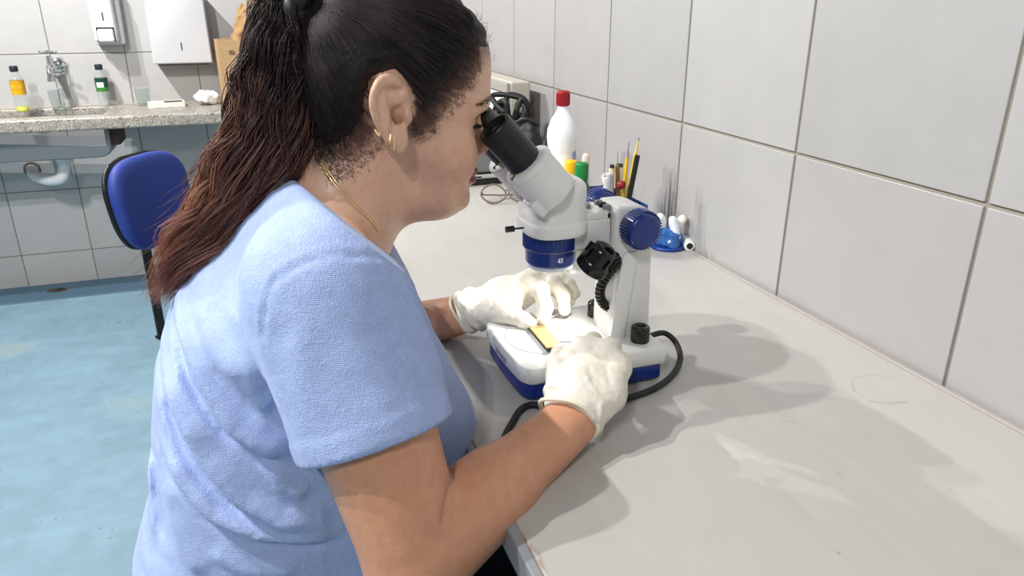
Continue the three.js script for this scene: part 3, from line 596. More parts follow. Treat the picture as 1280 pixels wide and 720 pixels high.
// eyes, lashes, eyebrow hairs
for (const e of eyeC) {
  const ball = M('eye', new THREE.SphereGeometry(0.0122, 28, 20), std(0xd9d2cb, 0.2, { clearcoat: 1 }), W, e.toArray());
  const iris = M('iris', lathe([[0, 0.0008], [0.003, 0.0008], [0.0056, 0.0]], 28), std(0x2a1710, 0.15), ball); iris.rotation.z = -Math.PI / 2 - 0.35; iris.position.set(0.0113, -0.0040, 0);
  const ls = []; for (let i = 0; i < 26; i++) { const t = i / 25 - 0.5, z = e.z + t * 0.024, x = eyeX + 0.0042 - Math.abs(t) * 0.012; ls.push(tubeG([[x, eyeY - 0.0005, z], [x + 0.004, eyeY - 0.002, z + t * 0.004], [x + 0.0075, eyeY - 0.0012, z + t * 0.008]], 0.00028, 5, 4)); }
  M('eyelashes', merge(ls), std(0x0c0807, 0.6), W);
}
// many thin tubes in one geometry: each a list of points, radius and a colour along it
function strands(list, sides = 3) {
  let nv = 0, ni = 0; for (const s of list) { nv += s.pts.length * sides; ni += (s.pts.length - 1) * sides * 6; }
  const pos = new Float32Array(nv * 3), nor = new Float32Array(nv * 3), col = new Float32Array(nv * 3), idx = new Uint32Array(ni); let v = 0, k = 0;
  const t = V(0, 0, 0), a = V(0, 0, 0), b = V(0, 0, 0);
  for (const s of list) {
    const P = s.pts, base = v, N = P.length;
    for (let i = 0; i < N; i++) {
      t.subVectors(P[Math.min(N - 1, i + 1)], P[Math.max(0, i - 1)]).normalize(); a.set(0.3, 0.2, 0.93).cross(t).normalize(); b.crossVectors(t, a);
      const f = i / (N - 1), r = s.r * (s.taper ? Math.min(1, (1 - f) * 5 + 0.15) * Math.min(1, f * 8 + 0.4) : 1), c = s.col(f);
      for (let j = 0; j < sides; j++) { const q = j / sides * 6.2832, cx = Math.cos(q), sx = Math.sin(q); const nx = a.x * cx + b.x * sx, ny = a.y * cx + b.y * sx, nzv = a.z * cx + b.z * sx; pos.set([P[i].x + nx * r, P[i].y + ny * r, P[i].z + nzv * r], v * 3); nor.set([nx, ny, nzv], v * 3); col.set(c, v * 3); v++; }
    }
    for (let i = 0; i < N - 1; i++) for (let j = 0; j < sides; j++) { const p = base + i * sides + j, q = base + i * sides + (j + 1) % sides; idx.set([p, q, p + sides, q, q + sides, p + sides], k); k += 6; }
  }
  const g = new THREE.BufferGeometry(); g.setAttribute('position', new THREE.BufferAttribute(pos, 3)); g.setAttribute('normal', new THREE.BufferAttribute(nor, 3)); g.setAttribute('color', new THREE.BufferAttribute(col, 3)); g.setIndex(new THREE.BufferAttribute(idx, 1)); return g;
}
const hairM = new THREE.MeshPhysicalMaterial({ color: 0xffffff, vertexColors: true, roughness: 0.36, specularIntensity: 0.8 });
for (const k of [1, -1]) {
  const list = [];
  for (let i = 0; i < 150; i++) { const t = rnd(), z = PZ + k * lerp(0.012, 0.050, t); const base = V(mzf(600, 126).x - 0.002 - 0.020 * t * t, yBrow + 0.002 + 0.004 * Math.sin(t * 2.6) + rr(-0.003, 0.0035) * (1 - 0.6 * t), z); const p = proj(base, faceSdf, 0.0002), q = proj(p.clone().add(V(-0.002, 0.0022 * (1 - 1.4 * t), k * 0.006)), faceSdf, 0.0008); list.push({ pts: [p, p.clone().lerp(q, 0.5).add(V(0.0003, 0, 0)), q], r: 0.00026, taper: true, col: () => [0.035, 0.02, 0.015] }); }
  const b = M('eyebrow', strands(list), hairM, W); b.userData.kind = 'stuff';
}

// hair: a cap that dips under the skin along the hairline
const headSkin = (p) => S.min(faceSdf(p), neckSdf(p), 0.022);
const KNOT = mz(388, 14);
const hairF = (p) => {
  const h = inHair(p.x, p.y, p.z), t = lerp(-0.004, 0.0065, sst(-0.004, 0.016, h + 0.005 * nz(p.x * 90, p.y * 90, p.z * 90))) * (1 - 0.75 * sst(-0.55, -0.50, p.x));
  let d = headSkin(p) - t;
  // combed towards the knot: fine furrows that run to it
  const a = Math.atan2(p.z - KNOT.z, p.y - KNOT.y + 0.0), b = Math.atan2(p.y - KNOT.y, p.x - KNOT.x);
  d += 0.0006 * Math.sin(b * 70 + 4 * nz(p.x * 12, p.y * 12, p.z * 12)) + 0.0006 * nz(b * 40, p.z * 40, 2);
  d = S.min(d, S.cap(p, KNOT.clone().add(V(0.045, -0.012, 0)), KNOT.clone().add(V(0.004, 0.002, 0)), 0.034, 0.022), 0.03);
  return d;
};
const dark = [0.0075, 0.0055, 0.006];
const hairCap = nets(hairF, V(-0.73, 1.06, PZ - 0.10), V(-0.45, 1.345, PZ + 0.10), 0.0022, (p) => {
  const h = inHair(p.x, p.y, p.z), k = 0.8 + 0.5 * nz(p.x * 120, p.y * 120, p.z * 120), edge = sst(0.016, -0.002, h);
  const front = sst(-0.525, -0.485, p.x);
  return [0, 1, 2].map((i) => lerp(dark[i], [0.085, 0.044, 0.032][i], clamp(edge * 0.75 + 0.08 * front)) * k);
});
M('hair', hairCap, new THREE.MeshPhysicalMaterial({ color: 0xffffff, vertexColors: true, roughness: 0.62, specularIntensity: 0.4 }), W);
{ // combed hairs over the cap
  const list = [];
  let tries = 0;
  const combF = (p) => S.min(headSkin(p), S.cap(p, KNOT.clone().add(V(0.045, -0.012, 0)), KNOT.clone().add(V(0.004, 0.002, 0)), 0.028, 0.016), 0.03);
  while (list.length < 3600 && tries++ < 30000) {
    const x = rr(-0.68, -0.46), y = rr(1.09, 1.335), k = rnd() < 0.8 ? 1 : -1, h = inHair(x, y, PZ + k * 0.062);
    if (h < -0.003 || (h > 0.03 && rnd() < 0.35)) continue;
    let p = proj(V(x, y, PZ + k * 0.06), headSkin, 0.004, 7);
    if (Math.abs(p.z - PZ) < 0.003 || p.distanceTo(V(x, y, p.z)) > 0.05) continue;
    const edge = sst(0.022, 0, h), n = 9, pts = [], L = rr(0.35, 0.85), wig = edge * rr(0.0, 0.0005), ph = rr(0, 6);
    const lower = p.y < E0.y - 0.02 && p.x < E0.x;       // curly down at the nape
    const end = KNOT.clone().add(V(0.012, rr(-0.010, 0.010), k * rr(0.002, 0.018)));
    for (let i = 0; i < n; i++) { const t = i / (n - 1) * L * (lower ? 0.35 : 1); let q = p.clone().lerp(end, t); q = proj(q, combF, 0.0072 * (1 - 0.8 * edge) * (1 - 0.4 * sst(-0.54, -0.50, q.x)) + 0.0008, 4); q.y += wig * Math.sin(ph + i * 1.7); q.x += wig * Math.cos(ph + i * 1.9); if (lower) { q.x += 0.0028 * Math.sin(ph + i * 1.3); q.y += 0.0028 * Math.cos(ph + i * 1.3); q.z += k * 0.0012 * (1 + Math.sin(i)); } if (earSdf(q, k) < 0.003) break; pts.push(q); }
    if (pts.length < 4) continue;
    const br = rnd(), c = br < 0.80 ? [0.010, 0.007, 0.0075] : br < 0.985 ? [0.024, 0.015, 0.013] : [0.045, 0.034, 0.03], g = lerp(1, 2.4, edge);
    list.push({ pts, r: rr(0.00022, 0.00042), taper: true, col: () => c.map((v) => v * g) });
  }
  const s = M('combed_hair', strands(list), hairM, W); s.userData.kind = 'stuff';
  // sparse short curls on the skin at the nape and in front of the ears
  const fz = [];
  for (let i = 0; i < 6500; i++) {
    const nape = i < 1300, px = nape ? rr(400, 482) : rr(516, 613), py = nape ? rr(150, 226) : rr(8, 178), q0 = onZ(px, py, PZ + 0.062), h = inHair(q0.x, q0.y, PZ + 0.062);
    const reach = nape ? 0.026 : 0.020;
    if (h > 0.006 || h < -reach || rnd() < (-h / reach) * 0.9 || (nape && py < 170 && px > 466)) continue;
    const p0 = proj(q0, headSkin, 0.0004, 6), L = nape ? rr(0.004, 0.010) : rr(0.006, 0.016), ph = rr(0, 6), dx = nape ? rr(-0.2, 1) : rr(-1, -0.2), dy = nape ? rr(-1, 0.3) : rr(-0.4, 0.8), pts = [];
    for (let j = 0; j < 7; j++) { const t = j / 6, q = p0.clone().add(V(dx * L * t + 0.0014 * Math.sin(ph + t * 6), dy * L * t + 0.0014 * Math.cos(ph + t * 6), 0)); pts.push(proj(q, headSkin, 0.0005 + 0.0006 * Math.sin(t * 3), 3)); }
    const c = rr(0.6, 1.5); if (pts.some((v) => earSdf(v, 1) < 0.001)) continue; fz.push({ pts, r: rr(0.00010, 0.00018), taper: true, col: () => [0.105, 0.052, 0.038].map((v) => v * c * (nape ? 1.7 : 1.1)) });
  }
  const fm = M('fine_hair', strands(fz), hairM, W); fm.userData.kind = 'stuff';
  // short wisps standing off the forehead hairline
  const wl = [];
  for (let i = 0; i < 70; i++) { const px = rr(596, 613), py = rr(8, 80), p0 = proj(mz(px, py, rr(-0.03, 0.03)), headSkin, 0.002, 6), d = V(rr(0.2, 1), rr(-0.1, 1.1), rr(-0.5, 0.5)).normalize(), L = rr(0.003, 0.009), bend = V(rr(-1, 0.2), rr(-0.6, 0.8), rr(-1, 1)).multiplyScalar(L * 0.6); const pts = []; for (let j = 0; j < 6; j++) { const t = j / 5; pts.push(p0.clone().addScaledVector(d, L * t).addScaledVector(bend, t * t)); } wl.push({ pts, r: 0.0001, taper: true, col: () => [0.08, 0.045, 0.033] }); }
  const ws = M('hair_wisps', strands(wl), hairM, W); ws.userData.kind = 'stuff';
}
{ // ponytail: locks that wave down the back
  const C = new THREE.CatmullRomCurve3([[390, 12, 0.0], [372, -2, 0.004], [355, 40, 0.012], [345, 110, 0.020], [331, 180, 0.022], [295, 250, 0.020], [248, 308, 0.014], [201, 364, 0.006]].map(([x, y, z]) => mz(x, y, z)), false, 'centripetal');
  const widths = [0.012, 0.018, 0.026, 0.032, 0.037, 0.036, 0.028, 0.011], depth = [0.012, 0.020, 0.030, 0.034, 0.034, 0.030, 0.024, 0.012];
  const tab = (a, t) => { const x = t * (a.length - 1), i = Math.min(a.length - 2, Math.floor(x)), f = x - i; return lerp(a[i], a[i + 1], f * f * (3 - 2 * f)); };
  const frame = (t) => { const c = C.getPoint(t), T0 = C.getTangent(t), N = V(0, 0, 1), B = N.clone().cross(T0).normalize(); return [c, B, N]; };
  const FR = []; for (let i = 0; i <= 40; i++) FR.push(frame(i / 40));
  const list = [], locks = 130;
  for (let l = 0; l < locks; l++) {
    const ang = rnd() * 6.2832, rad = Math.sqrt(rr(0.10, 1)), ph = rr(0, 6.28), fr = rr(2.6, 4.6), amp = rr(0.004, 0.0095), tEnd = clamp(rr(0.80, 1.06), 0, 1.05), lr = rr(0.0035, 0.0075);
    const tint = rnd(), hi = tint > 0.84;
    const n = 26, cnt = 30;
    const drift = rr(-0.5, 0.5);
    for (let s = 0; s < cnt; s++) {
      const sa = rnd() * 6.28, sr = Math.sqrt(rnd()) * lr, pts = [], jit = rr(-0.06, 0.06), te = tEnd * rr(0.90, 1.0), ph2 = ph + rr(-0.35, 0.35), cv = rr(0.7, 1.25);
      for (let i = 0; i < n; i++) {
        const t = i / (n - 1) * te, u = Math.min(1, t), fi = Math.min(39, Math.floor(u * 40)), ff = u * 40 - fi;
        const [c0, B0, N0] = FR[fi], [c1] = FR[fi + 1];
        const c = c0.clone().lerp(c1, ff); if (t > 1) c.addScaledVector(C.getTangent(1), (t - 1) * 0.4);
        const w = tab(widths, u), dp = tab(depth, u), a2 = ang + drift * u, grow = sst(0, 0.25, u);
        const wave = amp * grow * Math.sin(ph2 + fr * u * 6.28), wave2 = amp * 0.8 * grow * Math.cos(ph2 * 1.3 + fr * u * 6.6);
        const bx = Math.cos(a2) * rad * w + Math.cos(sa + u * 3) * sr * (0.3 + grow) + wave, bz = Math.sin(a2) * rad * dp + Math.sin(sa + u * 3) * sr * (0.3 + grow) + wave2;
        pts.push(c.addScaledVector(B0, bx).addScaledVector(N0, bz));
      }
      const A = hi ? [0.10, 0.050, 0.030] : [0.021, 0.0105, 0.0145], Bc = hi ? [0.44, 0.215, 0.125] : tint < 0.35 ? [0.20, 0.078, 0.052] : [0.40, 0.175, 0.115];
      list.push({ pts, r: rr(0.00030, 0.00060), taper: true, col: (f) => { const k = sst(0.32, 0.92, f * te + jit); return [0, 1, 2].map((i) => lerp(A[i], Bc[i], k) * cv); } });
    }
  }
  // stray hairs
  for (let s = 0; s < 90; s++) { const t0 = rr(0.35, 0.9), side = rnd() < 0.75 ? -1 : 1, [c, B, N] = FR[Math.floor(t0 * 40)], w = tab(widths, t0), pts = [], L = rr(0.03, 0.09), ph = rr(0, 6); for (let i = 0; i < 12; i++) { const u = i / 11, t1 = Math.min(1, t0 + u * 0.18), q = C.getPoint(t1); pts.push(q.addScaledVector(B, -side * (w * 0.9 + L * 0.25 * u + 0.004 * Math.sin(ph + u * 5))).addScaledVector(N, rr(-0.001, 0.001) + 0.02 * Math.sin(ph) + 0.006 * Math.sin(ph + u * 6))); } list.push({ pts, r: 0.00022, taper: true, col: () => [0.16, 0.075, 0.05] }); }
  const p = M('ponytail', strands(list), hairM, W); p.userData.kind = 'stuff';
  const core = nets((p) => { let d = 1; for (let i = 1; i < 34; i += 2) { const [c] = FR[i], [c2] = FR[Math.min(40, i + 2)]; d = S.min(d, S.cap(p, c, c2, tab(depth, i / 40) * 0.62, tab(depth, (i + 2) / 40) * 0.62), 0.012); } return d; }, V(-0.86, 0.98, PZ - 0.05), V(-0.62, 1.36, PZ + 0.07), 0.005, (p) => { const k = sst(1.16, 1.02, p.y); return [lerp(0.012, 0.07, k), lerp(0.008, 0.024, k), lerp(0.008, 0.016, k)]; });
  M('ponytail_core', core, hairM, W);
  const sc = []; for (let i = 0; i < 11; i++) { const a = i / 11 * 6.283; sc.push(new THREE.TorusGeometry(0.0085, 0.0048, 8, 16).rotateY(a).translate(0.016 * Math.cos(a), 0.016 * Math.sin(a), rr(-0.002, 0.002))); } sc.push(new THREE.TorusGeometry(0.0165, 0.009, 12, 32));
  const scr = M('hair_tie', merge(sc), std(0x0a0a0c, 0.5), W); scr.scale.setScalar(1.55); scr.position.copy(KNOT.clone().add(V(-0.012, 0.004, 0))); scr.quaternion.setFromUnitVectors(V(0, 0, 1), V(-0.9, 0.35, 0).normalize());
}
// earrings and necklace
{
  const zE = PZ + 0.083, hoop = (a, b, c) => M('earring', merge([tubeG([onZ(...a, zE), onZ(...b, zE + 0.004), onZ(...c, zE + 0.002)], 0.0011, 24, 8), new THREE.SphereGeometry(0.0010, 10, 8).translate(...onZ(...a, zE).toArray()), new THREE.SphereGeometry(0.0010, 10, 8).translate(...onZ(...c, zE + 0.002).toArray())]), mat.gold, W);
  hoop([469, 163], [474, 170], [474.5, 155.5]); hoop([482.5, 182], [486.5, 179], [488.5, 168]); hoop([487, 186], [491.5, 187.5], [492.5, 172.5]);
  const nk = [[390, 199], [400, 208], [412, 222], [423, 236], [433, 250], [441, 262], [452, 277], [460, 290]].map(([x, y]) => proj(onZ(x, y, PZ + 0.055), bodySdf, 0.0010, 7));
  M('necklace', merge([tubeG(nk, 0.0008, 60, 8), tubeG(nk.map((p) => p.clone().add(V(0.0021, 0.0014, 0.0002))), 0.0005, 60, 6)]), mat.gold, W);
  M('chain_links', merge([0.12, 0.2, 0.28, 0.36].map((t) => { const c = new THREE.CatmullRomCurve3(nk), p = c.getPoint(t); return new THREE.TorusGeometry(0.0015, 0.0005, 6, 14).rotateY(t * 9).translate(p.x - 0.001, p.y, p.z + 0.0006); })), mat.gold, W);
}

// ---------------------------------------------------------------- T-shirt
// side contours of the torso (front and back), half width, by height
const TB = prof([[392, 205], [345, 222], [290, 275], [240, 330], [210, 375], [199, 410], [189, 460], [186, 520], [185, 580], [182, 620], [172, 655], [163, 690], [161, 720]]).map(([y, x]) => [y, x + 0.004]); TB.unshift([0.50, TB[0][1] - 0.012]);
const TF = prof([[466, 299], [490, 322], [512, 350], [530, 385], [548, 430], [565, 462], [578, 492], [585, 528], [582, 560], [576, 600], [571, 660], [568, 715]]); TF.unshift([0.50, TF[0][1] - 0.004]);
const TW = [[0.50, 0.205], [0.60, 0.195], [0.70, 0.185], [0.78, 0.178], [0.86, 0.175], [0.94, 0.172], [1.0, 0.165], [1.04, 0.135], [1.07, 0.095], [1.10, 0.070], [1.13, 0.060]];
const yHem = 0.535;
const fold = (pts) => pts.map(([x, y]) => { const p = onZ(x, y, PZ + 0.15); return [p.x, p.y]; });
const FOLDS = [
  [fold([[196, 405], [215, 440], [250, 486], [290, 530], [330, 548], [368, 552]]), 0.0095, 0.010],
  [fold([[188, 490], [212, 530], [250, 578], [300, 618], [350, 632], [420, 634]]), 0.009, 0.0105],
  [fold([[190, 585], [220, 620], [262, 645], [318, 653], [380, 650], [430, 646]]), 0.008, 0.009],
  [fold([[187, 640], [215, 690], [250, 730]]), 0.010, 0.005],
  [fold([[300, 380], [325, 420], [336, 470], [350, 520]]), 0.010, -0.004],
  [fold([[215, 372], [262, 420], [305, 470]]), 0.012, 0.0025],
  [fold([[396, 600], [398, 660], [396, 730]]), 0.0022, 0.0012],
  [fold([[176, 640], [186, 690], [196, 740]]), 0.008, -0.006],
  [fold([[205, 445], [232, 500], [262, 530], [300, 560]]), 0.006, -0.004],
  [fold([[225, 400], [270, 450], [318, 485], [345, 505]]), 0.010, 0.006],
  [fold([[192, 535], [225, 590], [270, 625], [330, 643]]), 0.006, -0.0045],
  [fold([[260, 690], [310, 700], [380, 690]]), 0.010, 0.004],
  [fold([[330, 560], [350, 590], [380, 605]]), 0.008, 0.005],
];
function polyD(pl, x, y) { let d = 1e9, tt = 0, sg = 1; for (let i = 0; i < pl.length - 1; i++) { const [ax, ay] = pl[i], [bx, by] = pl[i + 1], ex = bx - ax, ey = by - ay, t = clamp(((x - ax) * ex + (y - ay) * ey) / (ex * ex + ey * ey)), q = (x - ax - ex * t) ** 2 + (y - ay - ey * t) ** 2; if (q < d) { d = q; tt = (i + t) / (pl.length - 1); sg = ex * (y - ay) - ey * (x - ax) > 0 ? 1 : -1; } } return [Math.sqrt(d), tt, sg]; }
const foldBox = FOLDS.map(([pl]) => { const xs = pl.map((q) => q[0]), ys = pl.map((q) => q[1]); return [Math.min(...xs) - 0.035, Math.max(...xs) + 0.035, Math.min(...ys) - 0.035, Math.max(...ys) + 0.035]; });
function torso(p) {
  const f = interp(TF, p.y), b = interp(TB, p.y), w = interp(TW, p.y), c = (f + b) / 2, a = Math.max(0.02, (f - b) / 2);
  const n = 2.35;
  let d = (Math.pow(Math.pow(Math.abs((p.x - c) / a), n) + Math.pow(Math.abs(p.z - PZ) / w, n), 1 / n) - 1) * Math.min(a, w);
  return d;
}
const rSl0 = J.rS.clone().add(V(-0.002, 0.004, -0.012)), rSl1 = J.rS.clone().lerp(J.rE, 0.78), lSl1 = J.lS.clone().lerp(J.lE, 0.6);
// hem plane of the right sleeve through three seen points
const hp = [onZ(372, 586, PZ + 0.21), onZ(462, 563, PZ + 0.255), onZ(555, 521, PZ + 0.22)];
const hn = hp[1].clone().sub(hp[0]).cross(hp[2].clone().sub(hp[0])).normalize(); if (hn.y > 0) hn.negate();
hn.lerp(J.rE.clone().sub(J.rS).normalize(), 0.35).normalize();
const hp0 = hp[0].clone().lerp(hp[2], 0.5);
const lhn = J.lE.clone().sub(J.lS).normalize();
const SLF = [
  [[[352, 350], [372, 420], [392, 500], [404, 560]].map(([x, y]) => onZ(x, y, PZ + 0.23)), 0.012, 0.0035],
  [[[505, 350], [530, 410], [545, 470]].map(([x, y]) => onZ(x, y, PZ + 0.20)), 0.010, 0.005],
  [[[470, 420], [510, 470], [545, 500]].map(([x, y]) => onZ(x, y, PZ + 0.24)), 0.010, -0.0035],
  [[[420, 360], [380, 400], [350, 420]].map(([x, y]) => onZ(x, y, PZ + 0.22)), 0.007, -0.0015],
];
const seg3 = (pl, p) => { let d = 1e9; for (let i = 0; i < pl.length - 1; i++) d = Math.min(d, S.cap(p, pl[i], pl[i + 1], 0, 0)); return d; };
let seamPts = null;
const seam0 = [[338, 420], [346, 372], [352, 352], [375, 340], [410, 331], [450, 326], [475, 327], [505, 345], [528, 372], [545, 412]].map(([x, y]) => onZ(x, y, PZ + 0.20));
function sleeveR(p) {
  let d = S.cap(p, rSl0, rSl1, 0.061, 0.0555);
  d = S.min(d, S.cap(p, J.rS.clone().add(V(0.004, -0.03, 0.0)), rSl1.clone().add(V(0.0, 0.0, 0.0)), 0.060, 0.055), 0.03);
  for (const [pl, s, a] of SLF) { const q = seg3(pl, p); if (q < s * 3) d -= a * Math.exp(-((q / s) ** 2)); }
  const hd = (p.x - hp0.x) * hn.x + (p.y - hp0.y) * hn.y + (p.z - hp0.z) * hn.z;     // >0 beyond the hem
  if (hd > -0.022) d -= 0.0012 * sst(-0.022, -0.020, hd);
  d += 0.0012 * nz(p.x * 30, p.y * 30, p.z * 30);
  d = S.min(d, rArm(p) - 0.0065, 0.008);
  d = S.max(d, hd, 0.004);
  if (hd > -0.022) d = Math.max(d, -(rArm(p) - 0.0028));
  return d;
}
function sleeveL(p) {
  let d = S.cap(p, J.lS, lSl1, 0.066, 0.064);
  const hd = (p.x - lSl1.x) * lhn.x + (p.y - lSl1.y) * lhn.y + (p.z - lSl1.z) * lhn.z;
  d = S.max(d, hd, 0.004); if (hd > -0.03) d = Math.max(d, -(lArm(p) - 0.004));
  return d;
}
// neckline plane: everything beyond it is bare neck
const nlA = mz(352, 205), nlB = mz(446, 280), nd = nlB.clone().sub(nlA).normalize(), nn = V(-nd.y, nd.x, 0);
const shirtSdf = (p) => {
  let d = torso(p);
  // shoulder slope
  d = S.min(d, S.cap(p, V(-0.665, 1.062, PZ + 0.055), rSl0, 0.062, 0.066), 0.05);
  d = S.min(d, S.cap(p, V(-0.645, 1.052, PZ - 0.055), J.lS, 0.060, 0.062), 0.05);
  // bust
  d = S.min(d, S.ell(p, { x: mz(560, 495).x - 0.052, y: mz(560, 495).y - 0.01, z: PZ + 0.07 }, 0.055, 0.085, 0.070), 0.04);
  d = S.min(d, S.ell(p, { x: mz(560, 495).x - 0.052, y: mz(560, 495).y - 0.01, z: PZ - 0.07 }, 0.055, 0.085, 0.070), 0.04);
  const side = sst(PZ - 0.02, PZ + 0.06, p.z);
  if (side > 0 && Math.abs(d) < 0.03) for (let i = 0; i < FOLDS.length; i++) {
    const B = foldBox[i]; if (p.x < B[0] || p.x > B[1] || p.y < B[2] || p.y > B[3]) continue;
    const [pl, s, a] = FOLDS[i], [q, t, sg] = polyD(pl, p.x, p.y); if (q < s * 3.4) { const w = sg > 0 ? s * 1.5 : s * 0.62, prof2 = Math.exp(-((q / w) ** 2)) - (sg < 0 ? 0.30 * Math.exp(-(((q - s * 1.25) / (s * 0.55)) ** 2)) : 0); d -= side * a * prof2 * sst(0, 0.15, t) * sst(1, 0.8, t); }
  }
  d += 0.0017 * nz(p.x * 14 + p.y * 6, p.y * 22, p.z * 14) + 0.0010 * nz(p.x * 45, p.y * 45, p.z * 45);
  d = S.min(d, sleeveR(p), 0.011);
  d = S.min(d, sleeveL(p), 0.012);
  const q = seamPts ? seg3(seamPts, p) : 1; if (q < 0.012) d += 0.0022 * Math.exp(-((q / 0.0022) ** 2)) - 0.0008 * Math.exp(-(((q - 0.0055) / 0.0025) ** 2));
  // neckline cut, with a rolled rib along it
  const nl = (p.x - nlA.x) * nn.x + (p.y - nlA.y) * nn.y - 0.10 * Math.max(0, Math.abs(p.z - PZ) - 0.03);
  if (nl > -0.014) d -= 0.0012 * sst(-0.014, -0.012, nl);
  d = S.max(d, nl, 0.005);
  if (nl > -0.06) d = Math.max(d, -(neckSdf(p) - 0.003));
  d = S.max(d, yHem - p.y, 0.006);
  return d;
};
seamPts = seam0.map((p) => proj(p, shirtSdf, 0, 8));
M('t_shirt', boxUV(nets(shirtSdf, V(-0.98, 0.52, PZ - 0.30), V(-0.46, 1.16, PZ + 0.33), 0.0038)), shirtM, W);

// trousers and shoes (mostly hidden by the bench)
const navy = std(0x0e1220, 0.85, { bumpMap: rep(T.weave, 26), bumpScale: 0.0004 });
const hip = (k) => V(-0.74, 0.60, PZ + k * 0.095), knee = (k) => V(-0.33, 0.615, PZ + k * 0.12), ank = (k) => V(-0.36, 0.13, PZ + k * 0.12);
const pants = (p) => { let d = S.ell(p, V(-0.745, 0.635, PZ), 0.135, 0.115, 0.185); for (const k of [1, -1]) { d = S.min(d, S.cap(p, hip(k), knee(k), 0.098, 0.070), 0.03); d = S.min(d, S.cap(p, knee(k), ank(k), 0.070, 0.055), 0.02); } d = S.max(d, 0.085 - p.y, 0.004); return d + 0.0015 * nz(p.x * 20, p.y * 20, p.z * 20); };
M('trousers', boxUV(nets(pants, V(-0.92, 0.06, PZ - 0.24), V(-0.22, 0.78, PZ + 0.24), 0.007)), navy, W);
for (const k of [1, -1]) M('shoe', nets((p) => { let d = S.cap(p, V(-0.38, 0.045, PZ + k * 0.12), V(-0.20, 0.035, PZ + k * 0.12), 0.043, 0.036); d = S.min(d, S.cap(p, V(-0.36, 0.06, PZ + k * 0.12), V(-0.36, 0.11, PZ + k * 0.12), 0.042, 0.046), 0.03); return S.max(d, 0.002 - p.y, 0.004); }, V(-0.46, -0.005, PZ + k * 0.12 - 0.07), V(-0.14, 0.17, PZ + k * 0.12 + 0.07), 0.005), std(0x1a1a1d, 0.5), W);

// ---------------------------------------------------------------- gloved hands: [px, py, depth, radius] chains
const gloveM = new THREE.MeshPhysicalMaterial({ color: 0xd6d0c3, roughness: 0.46, bumpMap: rep(T.grain, 18), bumpScale: 0.0005, sheen: 0.2, sheenRoughness: 0.4, sheenColor: new THREE.Color(1, 0.98, 0.9) });
const chain = (l) => l.map(([x, y, d, r]) => { const p = at(x, y, d); p.r = r; return p; });
function gloveSdf(h) {
  return (p) => {
    let palm = 9;
    for (const [a, b] of h.palm) palm = S.min(palm, S.cap(p, a, b, a.r, b.r), h.k);
    let d = palm;
    let prev = 9;
    for (const f of h.fingers) { let q = 9; for (let i = 0; i < f.length - 1; i++) q = S.min(q, S.cap(p, f[i], f[i + 1], f[i].r, f[i + 1].r), 0.004); prev = Math.min(prev, q); }
    d = S.min(d, prev, 0.007);
    // wrinkles of the loose glove
    for (const w of h.creases) { const t = clamp(((p.x - w.a.x) * w.u.x + (p.y - w.a.y) * w.u.y + (p.z - w.a.z) * w.u.z) / w.L); const q = seg3([w.a, w.mid, w.b], p); if (q < w.s * 3) d -= w.h * Math.exp(-((q / w.s) ** 2)) * Math.sin(Math.PI * clamp(t * 0.98 + 0.01)); }
    d += 0.0006 * nz(p.x * 70, p.y * 70, p.z * 70) + 0.0005 * nz(p.x * 160, p.y * 160, p.z * 160);
    const c = (p.x - h.cuff.x) * h.dir.x + (p.y - h.cuff.y) * h.dir.y + (p.z - h.cuff.z) * h.dir.z;
    if (c < 0.05) d -= h.loose * 0.0030 * Math.sin(c * 420 + 3 * nz(p.x * 40, p.y * 40, p.z * 40)) * sst(0.05, 0.0, c);
    d = S.max(d, -c, 0.003);
    return d;
  };
}
function glove(h, label) {
  const all = [...h.palm.flat(), ...h.fingers.flat()], bx = new THREE.Box3().setFromPoints(all).expandByScalar(0.026);
  const g = M('glove', boxUV(nets(gloveSdf(h), bx.min, bx.max, 0.0016)), gloveM, W); g.userData.label = label;
  const ringG = new THREE.TorusGeometry(h.rimR, 0.0021, 10, 48), pa = ringG.attributes.position;
  for (let i = 0; i < pa.count; i++) { const a = Math.atan2(pa.getY(i), pa.getX(i)); const k = 1 + 0.03 * Math.sin(a * 3 + 1) + 0.02 * Math.sin(a * 5); pa.setXYZ(i, pa.getX(i) * k, pa.getY(i) * k, pa.getZ(i) + 0.003 * Math.sin(a * 2 + 0.7)); }
  ringG.computeVertexNormals();
  const r = M('rolled_cuff', ringG, std(0xeee6cd, 0.5), g); r.position.copy(h.cuff); r.quaternion.setFromUnitVectors(V(0, 0, 1), h.dir);
  return g;
}
const crease = (a, b, s, hgt) => ({ px: [a, b], s, h: hgt });
function layCreases(h) { const list = h.creases; h.creases = []; const f = gloveSdf(h); for (const c of list) { const A = hit(c.px[0][0], c.px[0][1], f, 0.6, 1.1), B = hit(c.px[1][0], c.px[1][1], f, 0.6, 1.1); c.a = A; c.b = B; c.mid = hit((c.px[0][0] + c.px[1][0]) / 2, (c.px[0][1] + c.px[1][1]) / 2, f, 0.6, 1.1); c.u = B.clone().sub(A); c.L = c.u.length(); c.u.normalize(); } h.creases = list; }
